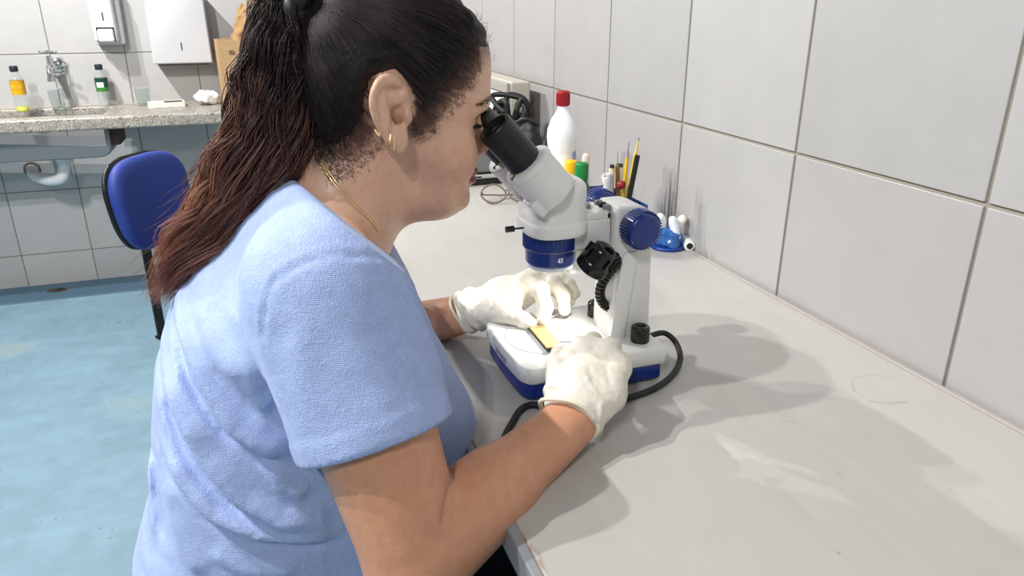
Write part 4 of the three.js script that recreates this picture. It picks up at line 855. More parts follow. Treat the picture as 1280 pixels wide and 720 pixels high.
{ // right hand: closed over the slide end, back of the hand up
  const wr = [713, 528, 0.722, 0.0262], K = [[714, 452, 0.768, 0.0132], [733, 440, 0.768, 0.0138], [756, 444, 0.762, 0.0134], [771, 460, 0.752, 0.0120]];
  const w = chain([wr])[0], k = chain(K), mid = chain([[728, 490, 0.738, 0.0215]])[0], th0 = chain([[702, 492, 0.742, 0.0165]])[0];
  const palm = [[w, mid], ...k.map((q) => [mid, q]), [k[0], k[1]], [k[1], k[2]], [k[2], k[3]], [w, th0], [w, chain([[758, 492, 0.735, 0.0190]])[0]], [chain([[758, 492, 0.735, 0.0190]])[0], k[3]]];
  const fingers = [
    chain([K[0], [727, 431, 0.796, 0.0098], [720, 437, 0.820, 0.0086], [712, 443, 0.832, 0.0075]]),
    chain([K[1], [741, 427, 0.800, 0.0102], [732, 440, 0.824, 0.0090], [722, 450, 0.824, 0.0082]]),
    chain([K[2], [765, 433, 0.794, 0.0098], [754, 450, 0.818, 0.0088], [744, 460, 0.812, 0.0080]]),
    chain([K[3], [779, 452, 0.780, 0.0088], [768, 468, 0.800, 0.0080], [758, 476, 0.794, 0.0074]]),
    chain([[702, 492, 0.742, 0.0165], [697, 470, 0.768, 0.0120], [695, 452, 0.794, 0.0100], [699, 440, 0.816, 0.0084]]),
  ];
  const h = { palm, fingers, creases: [crease([716, 448, 0.752], [752, 500, 0.715], 0.0020, 0.0024), crease([752, 500, 0.715], [750, 530, 0.712], 0.0020, 0.0024), crease([688, 470, 0.748], [702, 474, 0.738], 0.0016, 0.0020), crease([686, 482, 0.746], [704, 486, 0.734], 0.0016, 0.0020), crease([712, 446, 0.754], [694, 458, 0.756], 0.0016, -0.0016), crease([757, 452, 0.75], [764, 488, 0.73], 0.0030, -0.0016), crease([736, 452, 0.75], [742, 480, 0.73], 0.0032, -0.0012)], loose: 0.25, rimR: 0.0305, k: 0.008 };
  h.cuff = at(709, 522, 0.722); h.dir = at(728, 484, 0.742).sub(at(704, 528, 0.716)).normalize();
  layCreases(h); glove(h, 'pale latex glove on the right hand, back of the hand up');
}
{ // left hand: thumb and forefinger pinch the far end of the slide
  const wr = [590, 388, 0.948, 0.0255], K = [[655, 356, 0.922, 0.0125], [667, 351, 0.945, 0.0125], [680, 352, 0.962, 0.0120], [688, 356, 0.978, 0.0110]];
  const w = chain([wr])[0], k = chain(K), mid = chain([[628, 374, 0.930, 0.0215]])[0], th0 = chain([[630, 386, 0.910, 0.0150]])[0];
  const palm = [[w, mid], ...k.map((q) => [mid, q]), [k[0], k[1]], [k[1], k[2]], [k[2], k[3]], [w, th0], [mid, th0]];
  const fingers = [
    chain([K[0], [676, 362, 0.905, 0.0104], [682, 384, 0.893, 0.0090], [679, 400, 0.888, 0.0078]]),
    chain([K[1], [692, 354, 0.932, 0.0106], [703, 371, 0.922, 0.0094], [706, 387, 0.917, 0.0080]]),
    chain([K[2], [700, 350, 0.955, 0.0098], [711, 357, 0.950, 0.0088], [718, 367, 0.946, 0.0078]]),
    chain([K[3], [705, 362, 0.966, 0.0090], [712, 370, 0.958, 0.0080], [712, 376, 0.952, 0.0072]]),
    chain([[630, 386, 0.910, 0.0150], [642, 394, 0.900, 0.0110], [654, 400, 0.894, 0.0096], [664, 405, 0.889, 0.0080]]),
  ];
  const h = { palm, fingers, creases: [crease([636, 352, 0.905], [632, 372, 0.905], 0.0016, 0.0013), crease([642, 350, 0.903], [638, 372, 0.903], 0.0014, 0.0012), crease([646, 350, 0.903], [646, 368, 0.90], 0.0014, 0.0010), crease([592, 374], [600, 406], 0.0016, 0.0018), crease([602, 372], [612, 408], 0.0016, 0.0016), crease([614, 370], [612, 396], 0.0016, 0.0012)], loose: 1, rimR: 0.0248, k: 0.012 };
  h.cuff = at(578, 391, 0.952); h.dir = at(628, 374, 0.930).sub(at(578, 391, 0.952)).normalize();
  layCreases(h); glove(h, 'pale latex glove on the left hand with raised fingers');
}
{ // stool under her
  const s = G('stool', 'dark round stool under the seated woman', 'stool', [-0.745, 0, PZ]);
  M('seat', lathe([[0, 0.42], [0.16, 0.42], [0.172, 0.43], [0.175, 0.46], [0.165, 0.488], [0, 0.494]], 40), std(0x17181c, 0.6), s);
  M('post', cyl(0.022, 0.026, 0.36, 24), mat.steel, s, [0, 0.25, 0]);
  for (let i = 0; i < 5; i++) { const a = i * 1.2566 + 0.3; M('foot', capsuleBetween(V(0, 0.085, 0), V(0.23 * Math.cos(a), 0.025, 0.23 * Math.sin(a)), 0.016), mat.black, s); }
}

// ---------------------------------------------------------------- things on the bench beyond the microscope
{
  // flat monitor seen almost edge-on
  const top = onZ(655, 104, 2.15).y - BY, mon = G('computer_monitor', 'beige computer monitor at the far end of the workbench, seen almost edge-on', 'monitor', [-0.045, BY, 1.86]);
  const x0 = onZ(645, 140, 2.15).x + 0.045, x1 = onZ(670, 140, 2.15).x + 0.045, w = x1 - x0, c = (x0 + x1) / 2, H = top - 0.03;
  M('casing', rbox(w, H, 0.50, 0.006, 2), std(0xb9b3a6, 0.6), mon, [c, 0.03 + H / 2, 0]);
  for (const [y, h, z, d] of [[top - 0.016, 0.026, 0, 0.49], [0.046, 0.026, 0, 0.49], [0.03 + H / 2, H - 0.06, 0.232, 0.026], [0.03 + H / 2, H - 0.06, -0.232, 0.026]]) M('bezel', rbox(0.010, h, d, 0.003, 1), std(0x9c988f, 0.6), mon, [x0 - 0.004, y, z]);
  M('screen', box(0.003, H - 0.062, 0.44), std(0xe2e6e6, 0.3), mon, [x0 - 0.0016, 0.03 + H / 2, 0]);
  M('stand', merge([rbox(0.05, 0.05, 0.14, 0.006).translate(c, 0.03, 0), rbox(0.07, 0.012, 0.22, 0.005).translate(c, 0.007, 0)]), std(0x9c978e, 0.6), mon);
}
{
  // black keyboard tray/laptop: dark base with a silver rim
  const k = G('laptop', 'closed black laptop with a silver rim lying behind the eyeglasses', 'laptop', [-0.215, BY + 0.0005, 2.07], 0.0);
  M('lower_shell', rbox(0.24, 0.014, 0.34, 0.004), mat.black, k, [0, 0.007, 0]);
  M('rim', rbox(0.238, 0.010, 0.338, 0.003), std(0xb6bab6, 0.4), k, [0, 0.0195, 0]);
  M('lid', rbox(0.232, 0.006, 0.330, 0.0025), mat.black, k, [0, 0.0278, 0]);
  for (const z of [-0.05, -0.02, 0.01, 0.04]) M('port', rbox(0.014, 0.004, 0.003, 0.001, 1), mat.darkSlot, k, [-0.04 + z, 0.0195, 0.1685]);
}
{
  const c0 = onZ(640, 134, 2.20), y0 = BY + 0.034;
  const pts = []; for (let i = 0; i < 40; i++) pts.push(V(c0.x + rr(-0.042, 0.042), rr(y0, c0.y + 0.030), 2.20 + rr(-0.04, 0.04)));
  tag(M('cable_coil', tubeG(pts, 0.0065, 360, 8), mat.rubber), 'tangled heap of black cable lying on top of the laptop', 'cable');
  const q = onZ(655, 165, 2.27), bag = G('camera_case', 'small rounded black case standing right of the tangled black cable', 'case', [q.x, BY, 2.30], 0.3), h = q.y - BY;
  M('body', nets((p) => S.ell(p, { x: 0, y: h * 0.62, z: 0 }, 0.034, h * 0.62, 0.040) + 0.004 * nz(p.x * 60, p.y * 60, p.z * 60), V(-0.05, -0.0, -0.055), V(0.05, 0.24, 0.055), 0.004), mat.rubber, bag);
  M('strap', tubeG([[-0.02, h * 1.2, -0.02], [-0.01, h * 1.28, 0], [0.012, h * 1.18, 0.02]], 0.005, 24, 8), mat.black, bag);
}
{
  // eyeglasses resting on their lenses' rims, arms folded up behind
  const g = G('eyeglasses', 'brown rimmed eyeglasses lying on the bench below the woman\'s chin', 'eyeglasses', [0, 0, 0]);
  const fm = std(0x7d6a5a, 0.3, { clearcoat: 0.5 }), z0 = 2.62;
  const pA = [[606, 250], [608, 234], [618, 230.5], [626, 235], [627, 245], [620, 254], [610, 255]];
  const A = pA.map(([x, y]) => onY(x, y, BY + 0.004)); A.forEach((p, i) => { p.y = BY + [0.006, 0.022, 0.030, 0.026, 0.014, 0.004, 0.0035][i]; });
  // lens rims as closed loops leaning back
  const rim = (cx, cz, yaw) => { const pts = []; for (let i = 0; i < 24; i++) { const a = i / 24 * 6.2832, e = 1 + 0.10 * Math.cos(2 * a + 0.5); pts.push(V(0.0255 * e * Math.cos(a), 0.0205 * Math.sin(a) * (1 + 0.06 * Math.sin(a)), 0).applyEuler(new THREE.Euler(-0.45, yaw, 0, 'YXZ')).add(V(cx, 0.0205, cz))); } return pts; };
  const c = onY(617, 243, BY + 0.02), yaw = -0.15, ux = V(Math.cos(yaw), 0, -Math.sin(yaw));
  const c2 = c.clone().add(ux.clone().multiplyScalar(0.062));
  g.position.set(0, BY, 0);
  const L1 = rim(c.x, c.z, yaw), L2 = rim(c2.x, c2.z, yaw);
  for (const [P, n] of [[L1, 0], [L2, 1]]) {
    const r = M('rim', tubeG(P, 0.0021, 60, 8, true), fm, g);
    const s = new THREE.BufferGeometry(), ctr = P.reduce((a, p) => a.add(p), V(0, 0, 0)).multiplyScalar(1 / P.length), arr = [], ii = [];
    arr.push(...ctr.toArray()); P.forEach((p) => arr.push(...p.toArray())); for (let i = 0; i < P.length; i++) ii.push(0, 1 + i, 1 + (i + 1) % P.length);
    s.setAttribute('position', new THREE.Float32BufferAttribute(arr, 3)); s.setIndex(ii); s.computeVertexNormals();
    M('lens', s, mat.glass, g);
  }
  const mid = c.clone().add(ux.clone().multiplyScalar(0.031)); mid.y = 0;
  M('bridge', tubeG([V(mid.x - 0.006, 0.024, mid.z), V(mid.x, 0.028, mid.z - 0.004), V(mid.x + 0.006, 0.024, mid.z)], 0.002, 12, 8), fm, g);
  M('temple', tubeG([V(c.x - 0.026, 0.024, c.z), V(c.x - 0.02, 0.014, c.z - 0.03), V(c.x + 0.05, 0.006, c.z - 0.036), V(c.x + 0.09, 0.004, c.z - 0.03)], 0.0019, 30, 8), fm, g);
  M('temple', tubeG([V(c2.x + 0.026, 0.024, c2.z), V(c2.x + 0.02, 0.014, c2.z - 0.028), V(c2.x - 0.04, 0.008, c2.z - 0.04)], 0.0019, 30, 8), fm, g);
}
{
  // white plastic bottle with a red cap
  const p = onZ(704, 120, 2.62); const b = G('cleaning_bottle', 'white plastic cleaning bottle with a red screw cap against the tiled wall', 'bottle', [p.x - 0.0, BY + 0.0004, 2.62]);
  const H = p.y - BY;
  const q = 0.60, P = (l) => l.map(([r, y]) => [r * q, y]);
  M('body', lathe(P([[0, 0], [0.044, 0], [0.047, 0.004], [0.047, 0.02], [0.0455, 0.10], [0.0425, 0.145], [0.043, H - 0.105], [0.049, H - 0.075], [0.0465, H - 0.06], [0.035, H - 0.042], [0.022, H - 0.030], [0.0165, H - 0.024], [0.0165, H - 0.012]]), 48), std(0xf3f4f5, 0.4, { sheen: 0.1 }), b);
  const cap = M('cap', lathe(P([[0.0185, H - 0.018], [0.0205, H - 0.017], [0.0205, H + 0.006], [0.019, H + 0.009], [0, H + 0.010]]), 36), std(0x9c0d18, 0.4), b);
  const fl = []; for (let i = 0; i < 24; i++) fl.push(rbox(0.001, 0.02, 0.001, 0.0004, 1).translate(0, H - 0.006, 0.0125).rotateY(i / 24 * 6.283)); M('ridge', merge(fl), std(0x900d18, 0.45), cap);
  M('label', new THREE.CylinderGeometry(0.0268, 0.0286, 0.085, 24, 1, true, 0.55, 1.1), std(0x8fa0cf, 0.5, { side: THREE.DoubleSide }), b, [0, 0.105, 0]);
  M('label', new THREE.CylinderGeometry(0.0287, 0.0289, 0.022, 16, 1, true, -1.35, 0.6), std(0x2b2f86, 0.5, { side: THREE.DoubleSide }), b, [0, 0.075, 0]);
}
{
  // two small squeeze bottles: yellow cap, green cap
  const small = (px, py, z, body, capc, label, r, name) => {
    const p = onZ(px, py, z), h = p.y - BY, b = G(name, label, 'bottle', [p.x, BY, z], 0, 'small squeeze bottles by the wall');
    M('body', lathe([[0, 0], [r, 0], [r, h - 0.04], [r * 0.8, h - 0.03], [r * 0.6, h - 0.024], [r * 0.6, h - 0.014]], 28), body, b);
    M('cap', lathe([[r * 0.66, h - 0.018], [r * 0.72, h - 0.017], [r * 0.70, h + 0.008], [r * 0.5, h + 0.012], [0, h + 0.012]], 24), capc, b);
  };
  small(714, 208, 2.66, std(0xcfd3cf, 0.4), std(0xf0b713, 0.4), 'small bottle with a yellow cap beside the white cleaning bottle', 0.017, 'squeeze_bottle');
  small(727, 211, 2.70, std(0x35594a, 0.35), std(0x0f7a35, 0.4), 'small green bottle with a green cap between yellow cap and blue tray', 0.018, 'squeeze_bottle');
  const p = onZ(734, 207, 2.71), t = G('marker_pen', 'pale pink capped marker pen standing behind the green capped bottle', 'pen', [p.x + 0.006, BY, 2.69]);
  M('barrel', cyl(0.006, 0.006, p.y - BY, 16).translate(0, (p.y - BY) / 2, 0), std(0xc8c4bd, 0.5), t); M('cap', lathe([[0.0068, 0], [0.0068, 0.025], [0.004, 0.03], [0, 0.03]], 18), std(0xe8cfc4, 0.5), t, [0, p.y - BY - 0.012, 0]);
}
{
  // blue desk organizer tray with pens, next to it an orange box cutter
  const q = onY(752, 246, BY), o = G('desk_organizer', 'blue plastic desk organizer holding pens and pencils behind the microscope arm', 'organizer', [-0.115, BY, 2.735], 0);
  const bl = std(0x1d3f86, 0.4), lt = std(0x2b4a92, 0.35, { transmission: 0.15, thickness: 0 });
  const cup = (x, z, w, d, h, m) => { const a = []; for (const s of [-1, 1]) { a.push(rbox(0.002, h, d, 0.0008, 1).translate(x + s * w / 2, h / 2, z)); a.push(rbox(w, h, 0.002, 0.0008, 1).translate(x, h / 2, z + s * d / 2)); } a.push(box(w, 0.002, d).translate(x, 0.001, z)); return merge(a); };
  M('pen_cup', cup(0.008, 0.046, 0.062, 0.060, 0.080, lt), lt, o);
  M('tray', merge([cup(0.016, -0.050, 0.06, 0.09, 0.078), rbox(0.056, 0.050, 0.086, 0.001, 1).translate(0.016, 0.027, -0.050)]), bl, o);
  M('step', rbox(0.044, 0.050, 0.10, 0.003, 2).translate(-0.038, 0.025, -0.044), bl, o);
  M('partition', merge([rbox(0.056, 0.020, 0.002, 0.0008, 1).translate(0.016, 0.064, -0.06), rbox(0.002, 0.020, 0.03, 0.0008, 1).translate(0.012, 0.064, -0.076)]), bl, o);
  const W = (px, py, z) => onZ(px, py, z);
  const stick = (name, label, cat, a, b, r, m, parts = []) => {
    const g = G(name, label, cat, a.toArray(), 0, 'writing tools in the blue pen cup'), d = b.clone().sub(a), L = d.length(); g.quaternion.setFromUnitVectors(V(0, 1, 0), d.normalize());
    M(name === 'pencil' ? 'shaft' : 'barrel', cyl(r, r, L, name === 'pencil' ? 6 : 14).translate(0, L / 2, 0), m, g);
    for (const [n, r0, r1, y0, h, mm] of parts) M(n, cyl(r1, r0, h, 14).translate(0, L + y0 + h / 2, 0), mm, g);
    return g;
  };
  const ye = std(0xd9b51d, 0.45), wood = std(0xcfa877, 0.7), lead = std(0x2a2a2c, 0.5), ivory = std(0xdccfae, 0.5), brown = std(0x8a6a35, 0.5);
  const Z = 2.765;
  stick('pencil', 'yellow pencil with a long gray tip standing in the pen cup', 'pencil', W(779, 247, Z), W(784, 197, Z), 0.0033, ye, [['tip', 0.0026, 0.0010, 0, 0.028, std(0x8f9098, 0.4)]]);
  stick('pencil', 'long yellow pencil sloping to the right behind the black pen', 'pencil', W(784, 246, Z + 0.012), W(794, 196, Z + 0.012), 0.0033, ye, [['shoulder', 0.0033, 0.0010, 0, 0.028, std(0xd8b85a, 0.5)], ['lead', 0.0010, 0.0003, 0.028, 0.006, lead]]);
  stick('pen', 'thick black pen leaning to the right in the pen cup', 'pen', W(786, 249, Z + 0.02), W(797, 194, Z + 0.02), 0.0048, mat.black, [['cap', 0.0049, 0.0045, -0.006, 0.006, mat.blackGloss]]);
  stick('paintbrush', 'thin brown brush with a fine gray needle tip in the pen cup', 'brush', W(772, 250, Z - 0.012), W(772, 208, Z - 0.012), 0.0042, brown, [['ferrule', 0.0042, 0.0018, 0, 0.006, std(0x6b5226, 0.4)], ['needle', 0.0012, 0.0006, 0.006, 0.022, std(0x8f9098, 0.4)]]);
  stick('pen', 'ivory capped pen standing leftmost in the pen cup', 'pen', W(763, 250, Z - 0.01), W(765, 210, Z - 0.01), 0.0052, ivory, [['cap', 0.0045, 0.004, 0, 0.006, lead]]);
  stick('pen', 'clear stubby pen with a dark cap beside the brown brush', 'pen', W(774, 252, Z - 0.022), W(776, 206, Z - 0.022), 0.004, ivory, [['cap', 0.0042, 0.004, -0.004, 0.006, lead]]);
  stick('dropper_tube', 'clear glass tube leaning leftmost at the pen cup front', 'tube', W(759, 252, Z + 0.01), W(763, 216, Z + 0.01), 0.0045, std(0xc9ccd2, 0.2, { transmission: 0.5, thickness: 0 }), [['rim', 0.0052, 0.0052, -0.003, 0.003, std(0xd8d8da, 0.3)]]);
  const eb = tag(M('eraser', nets((p) => S.ell(p, { x: 0, y: 0, z: 0 }, 0.008, 0.008, 0.008) + 0.0015 * nz(p.x * 90, p.y * 90, p.z * 90), V(-0.02, -0.02, -0.02), V(0.02, 0.02, 0.02), 0.002), std(0x8f1a1e, 0.5)), 'round red eraser in the blue pen cup', 'eraser'); eb.position.copy(W(776, 231, Z + 0.01));
  const cr = G('paper_roll', 'white paper roll leaning on the blue desk organizer', 'roll', W(760, 226, 2.75).toArray()); cr.rotation.set(0.3, 0, 0.4);
  M('roll', lathe([[0.004, -0.011], [0.0095, -0.011], [0.0095, 0.011], [0.004, 0.013], [0.004, -0.013]], 28), std(0xe9e9e6, 0.7), cr); M('strip', rbox(0.03, 0.001, 0.014, 0.0004, 1), std(0xe2e0da, 0.7), cr, [-0.01, -0.0135, 0]);
  const cu = G('box_cutter', 'orange box cutter lying in front of the blue tray', 'cutter', [-0.153, BY + 0.0555, 2.675], -1.45);
  M('handle', rbox(0.10, 0.010, 0.018, 0.003), std(0xc8623a, 0.5), cu); M('slider', rbox(0.016, 0.004, 0.010, 0.001, 1), mat.black, cu, [-0.03, 0.0065, 0]);
}
{
  // blue bag with cotton, and a white tube beside it
  const b = G('plastic_bag', 'crumpled translucent blue plastic bag of cotton swabs by the wall', 'bag', onY(834, 309, BY).toArray()); b.scale.setScalar(0.84);
  const blue = std(0x3a78c8, 0.25, { transmission: 0.35, thickness: 0 });
  M('bag', nets((p) => S.ell(p, { x: 0, y: 0.018, z: 0 }, 0.030, 0.030, 0.035) + 0.008 * nz(p.x * 55, p.y * 55, p.z * 55) + 0.003 * nz(p.x * 140, p.y * 140, p.z * 140), V(-0.05, -0.0, -0.055), V(0.05, 0.065, 0.055), 0.0025), blue, b);
  M('base', lathe([[0, 0], [0.036, 0], [0.038, 0.004], [0.034, 0.009], [0, 0.010]], 32), std(0x123a8f, 0.35), b, [0, 0.0002, 0]);
  for (const [x, y, z, rx, rz, c] of [[-0.016, 0.052, -0.004, 0.2, 0.35, 0xf1efee], [0.018, 0.047, 0.004, 0.2, -0.6, 0xe9e2d8], [0.004, 0.046, 0.016, -0.3, 0.1, 0xe6ecf4]]) { const m = M('cotton_roll', nets((p) => S.cap(p, V(0, -0.018, 0), V(0, 0.018, 0), 0.009, 0.0095) + 0.002 * nz(p.x * 90, p.y * 90, p.z * 90), V(-0.014, -0.032, -0.014), V(0.014, 0.032, 0.014), 0.0022), std(c, 0.85), b, [x, y, z]); m.rotation.set(rx, 0, rz); }
  const t = G('eye_drop_tube', 'small white tube with a black open end lying at the foot of the wall', 'tube', onY(859, 303, BY + 0.0098).toArray(), -0.35);
  M('barrel', lathe([[0.0045, 0.022], [0.0092, 0.022], [0.0095, 0.020], [0.0095, -0.016], [0.006, -0.022], [0, -0.022]], 28).rotateX(Math.PI / 2), std(0xf0efed, 0.4), t);
  M('opening', cyl(0.0056, 0.0056, 0.003, 24).rotateX(Math.PI / 2), mat.darkSlot, t, [0, 0, 0.0208]);
}

// ---------------------------------------------------------------- the sink wall
const CY = 0.842, CD = 0.42;      // granite top height and depth
{
  const c = G('sink_counter', 'speckled granite counter with a sunken sink edge along the back wall', 'counter', [-2.2, 0, 0.004]);
  // slab with a rectangular sink opening: four strips and a raised lip
  const XR = -0.62, X0 = -3.6, sx1 = -1.305, sx0 = -2.6, th = 0.035, L = (w, d, x, z) => boxUV(rbox(w, th, d, 0.006, 3).translate(x + 2.2, CY - th / 2, z));
  const zs0 = 0.075, zs1 = CD - 0.085;
  M('granite_top', merge([L(XR - X0, zs0, (XR + X0) / 2, zs0 / 2), L(XR - X0, CD - zs1, (XR + X0) / 2, (CD + zs1) / 2), L(XR - sx1, zs1 - zs0 + 0.01, (XR + sx1) / 2, (zs0 + zs1) / 2), L(sx0 - X0, zs1 - zs0 + 0.01, (sx0 + X0) / 2, (zs0 + zs1) / 2)]), mat.granite, c);
  M('front_lip', boxUV(rbox(XR - X0, 0.052, 0.022, 0.009, 3).translate((XR + X0) / 2 + 2.2, CY - 0.026, CD + 0.004)), mat.granite, c);
  M('back_curb', boxUV(rbox(XR - X0, 0.005, 0.010, 0.002, 2).translate((XR + X0) / 2 + 2.2, CY + 0.002, 0.006)), std(0xb3aba0, 0.7), c);
  const w = sx1 - sx0, d = zs1 - zs0, bs = new THREE.Shape(); bs.moveTo(-w / 2, 0); bs.lineTo(-w / 2, -0.11); bs.quadraticCurveTo(-w / 2, -0.15, -w / 2 + 0.06, -0.15); bs.lineTo(w / 2 - 0.06, -0.15); bs.quadraticCurveTo(w / 2, -0.15, w / 2, -0.11); bs.lineTo(w / 2, 0); bs.lineTo(w / 2 - 0.008, 0); bs.lineTo(w / 2 - 0.008, -0.11); bs.quadraticCurveTo(w / 2 - 0.008, -0.142, w / 2 - 0.06, -0.142); bs.lineTo(-w / 2 + 0.06, -0.142); bs.quadraticCurveTo(-w / 2 + 0.008, -0.142, -w / 2 + 0.008, -0.11); bs.lineTo(-w / 2 + 0.008, 0); bs.closePath();
  const body = new THREE.ExtrudeGeometry(bs, { depth: d - 0.04, bevelEnabled: true, bevelThickness: 0.012, bevelSize: 0.006, bevelSegments: 3, curveSegments: 12 }); body.translate((sx0 + sx1) / 2 + 2.2, CY - 0.03, zs0 + 0.02);
  const wallB = (z) => { const q = new THREE.Shape(bs.getPoints(6).slice(0, 15)); const e = new THREE.ExtrudeGeometry(q, { depth: 0.006, bevelEnabled: false }); return e.translate((sx0 + sx1) / 2 + 2.2, CY - 0.03, z); };
  M('basin', merge([body, wallB(zs0 + 0.006), wallB(zs1 - 0.012)].map((g) => toCreasedNormals(g, 0.8))), mat.oldSteel, c);
  M('basin_bracket', rbox(0.05, 0.10, 0.16, 0.01), std(0x4c4038, 0.8), c, [sx1 + 2.2 + 0.018, CY - 0.09, 0.22]);
  for (const x of [-3.4, -0.75]) { M('wall_bracket', merge([rbox(0.03, 0.03, CD - 0.04, 0.003, 1).translate(x + 2.2, CY - th - 0.016, CD / 2), rbox(0.03, 0.26, 0.03, 0.003, 1).translate(x + 2.2, CY - th - 0.13, 0.016)]), std(0x8b8f93, 0.5), c); }
  M('bolt', cyl(0.012, 0.012, 0.02, 16), mat.darkSlot, c, [-1.085 + 2.2, CY - th - 0.010, CD - 0.06]);
}
{
  const t = G('drain_trap', 'white curved plastic drain pipe under the sink', 'pipe', [-1.71, 0, 0.10]);
  // from onZ: elbow at the right below the basin, going left into the wall
  const A = onZ(80, 200, 0.20).sub(t.position), B = onZ(80, 222, 0.20).sub(t.position), C = onZ(60, 225, 0.17).sub(t.position), D = onZ(43, 219, 0.10).sub(t.position), E = onZ(40, 212, 0.004).sub(t.position);
  M('pipe', tubeG([A, A.clone().lerp(B, 0.6), B.clone().add(V(-0.012, 0, 0)), C, D, E], 0.024, 60, 18), std(0xe6e7e6, 0.4), t);
  M('nut', cyl(0.034, 0.030, 0.022, 24), std(0xdedfdd, 0.4), t, A.toArray());
  M('drain_neck', cyl(0.022, 0.022, 0.05, 20), mat.oldSteel, t, A.clone().add(V(0, 0.03, 0)).toArray());
  M('wall_flange', cyl(0.034, 0.036, 0.008, 28).rotateX(Math.PI / 2), std(0x6c6259, 0.7), t, [E.x, E.y, -0.096]);
}
{
  const p = onZ(68, 84, 0.03), f = G('faucet', 'chrome wall faucet with a cross handle above the sink', 'faucet', [p.x, p.y, 0.0]);
  M('wall_plate', lathe([[0, 0], [0.040, 0], [0.040, 0.006], [0.030, 0.014], [0.016, 0.018], [0, 0.018]], 40).rotateX(Math.PI / 2), mat.chrome, f, [0.006, 0, 0.001]);
  M('body', merge([cyl(0.014, 0.016, 0.09, 24).rotateX(Math.PI / 2).translate(0, 0, 0.055), new THREE.SphereGeometry(0.021, 24, 16).translate(0, 0.0, 0.095), cyl(0.011, 0.014, 0.05, 20).translate(0, 0.028, 0.095)]), mat.chrome, f);
  M('spout', merge([tubeG([[0, 0, 0.095], [0, -0.004, 0.13], [0, -0.016, 0.140], [0, -0.034, 0.140]], 0.012, 30, 16), cyl(0.015, 0.016, 0.018, 20).translate(0, -0.042, 0.140)]), mat.chrome, f);
  const h = []; for (let i = 0; i < 4; i++) { const a = i * Math.PI / 2 + 0.5; h.push(capsuleBetween(V(0, 0, 0), V(0.036 * Math.cos(a), 0.004, 0.036 * Math.sin(a)), 0.006)); h.push(new THREE.SphereGeometry(0.0085, 14, 10).translate(0.036 * Math.cos(a), 0.004, 0.036 * Math.sin(a))); } h.push(cyl(0.011, 0.012, 0.014, 20).translate(0, 0.004, 0));
  M('cross_handle', merge(h), mat.chrome, f, [0, 0.064, 0.095]);
}
{
  const bottle = (px0, py0, pyTop, z, label, liquid, band, liq, sticker) => {
    const q = onZ(px0, py0, z), h = onZ(px0 - 6, pyTop, z).y - CY, b = G('detergent_bottle', label, 'bottle', [q.x, CY, z], 0, 'detergent bottles on the sink');
    const r = 0.0265;
    M('body', lathe([[0, 0.001], [r - 0.004, 0.001], [r, 0.005], [r, h - 0.066], [r * 0.93, h - 0.054], [r * 0.62, h - 0.034], [0.012, h - 0.024], [0.012, h - 0.014]], 36), mat.pet, b);
    if (liq) M('liquid', lathe([[0, 0.003], [r - 0.004, 0.003], [r - 0.003, 0.007], [r - 0.003, 0.024], [0, 0.024]], 32), std(liquid, 0.25), b);
    M('label_band', new THREE.CylinderGeometry(r + 0.0008, r + 0.0008, 0.058, 36, 1, true), band, b, [0, h - 0.088, 0]);
    M('cap', lathe([[0.014, h - 0.024], [0.016, h - 0.023], [0.0165, h - 0.004], [0.012, h], [0, h]], 28), std(0x1b2038, 0.4), b);
    if (sticker) M('sticker', new THREE.CylinderGeometry(r + 0.0016, r + 0.0016, 0.022, 16, 1, true, -0.7, 1.1), std(0xe7ebe9, 0.5), b, [0, h - 0.088, 0]);
  };
  const bandT = (a, b, c) => { const cv = document.createElement('canvas'); cv.width = 128; cv.height = 64; const g = cv.getContext('2d'); g.fillStyle = a; g.fillRect(0, 0, 128, 64); g.fillStyle = b; g.fillRect(0, 44, 128, 20); g.fillStyle = c; for (let i = 0; i < 5; i++) { g.beginPath(); g.ellipse(13 + i * 26, 26, 9, 12, 0.4, 0, 7); g.fill(); } const t = new THREE.CanvasTexture(cv); t.colorSpace = THREE.SRGBColorSpace; return std(0xffffff, 0.4, { map: t, side: THREE.DoubleSide }); };
  bottle(30, 142, 82, 0.165, 'clear detergent bottle with yellow label and yellow liquid, left of the faucet', 0xd8cf12, bandT('#c9960c', '#d7a414', '#d9ab1e'), true, false);
  bottle(133, 135, 80, 0.06, 'clear detergent bottle with dark green label, right of the faucet', 0x9aa79a, bandT('#123f38', '#3c7d3c', '#174a42'), false, true);
  const tumbler = (px, pyB, pyT, z, label) => { const q = onZ(px, pyB, z), h = onZ(px, pyT, z).y - CY, b = G('plastic_tumbler', label, 'cup', [q.x, CY, z], 0, 'clear tumblers on the sink counter'); M('wall', lathe([[0, 0.001], [0.027, 0.001], [0.033, h], [0.0318, h], [0.026, 0.003], [0, 0.003]], 36), mat.tumbler, b); M('rim', new THREE.TorusGeometry(0.0325, 0.0012, 8, 36).rotateX(Math.PI / 2), std(0xe6ebee, 0.2, { transmission: 0.6, thickness: 0 }), b, [0, h, 0]); };
  tumbler(74, 136, 112, 0.08, 'clear plastic tumbler standing below the faucet');
  tumbler(181, 134, 110, 0.10, 'clear plastic tumbler standing right of the green label bottle');
}
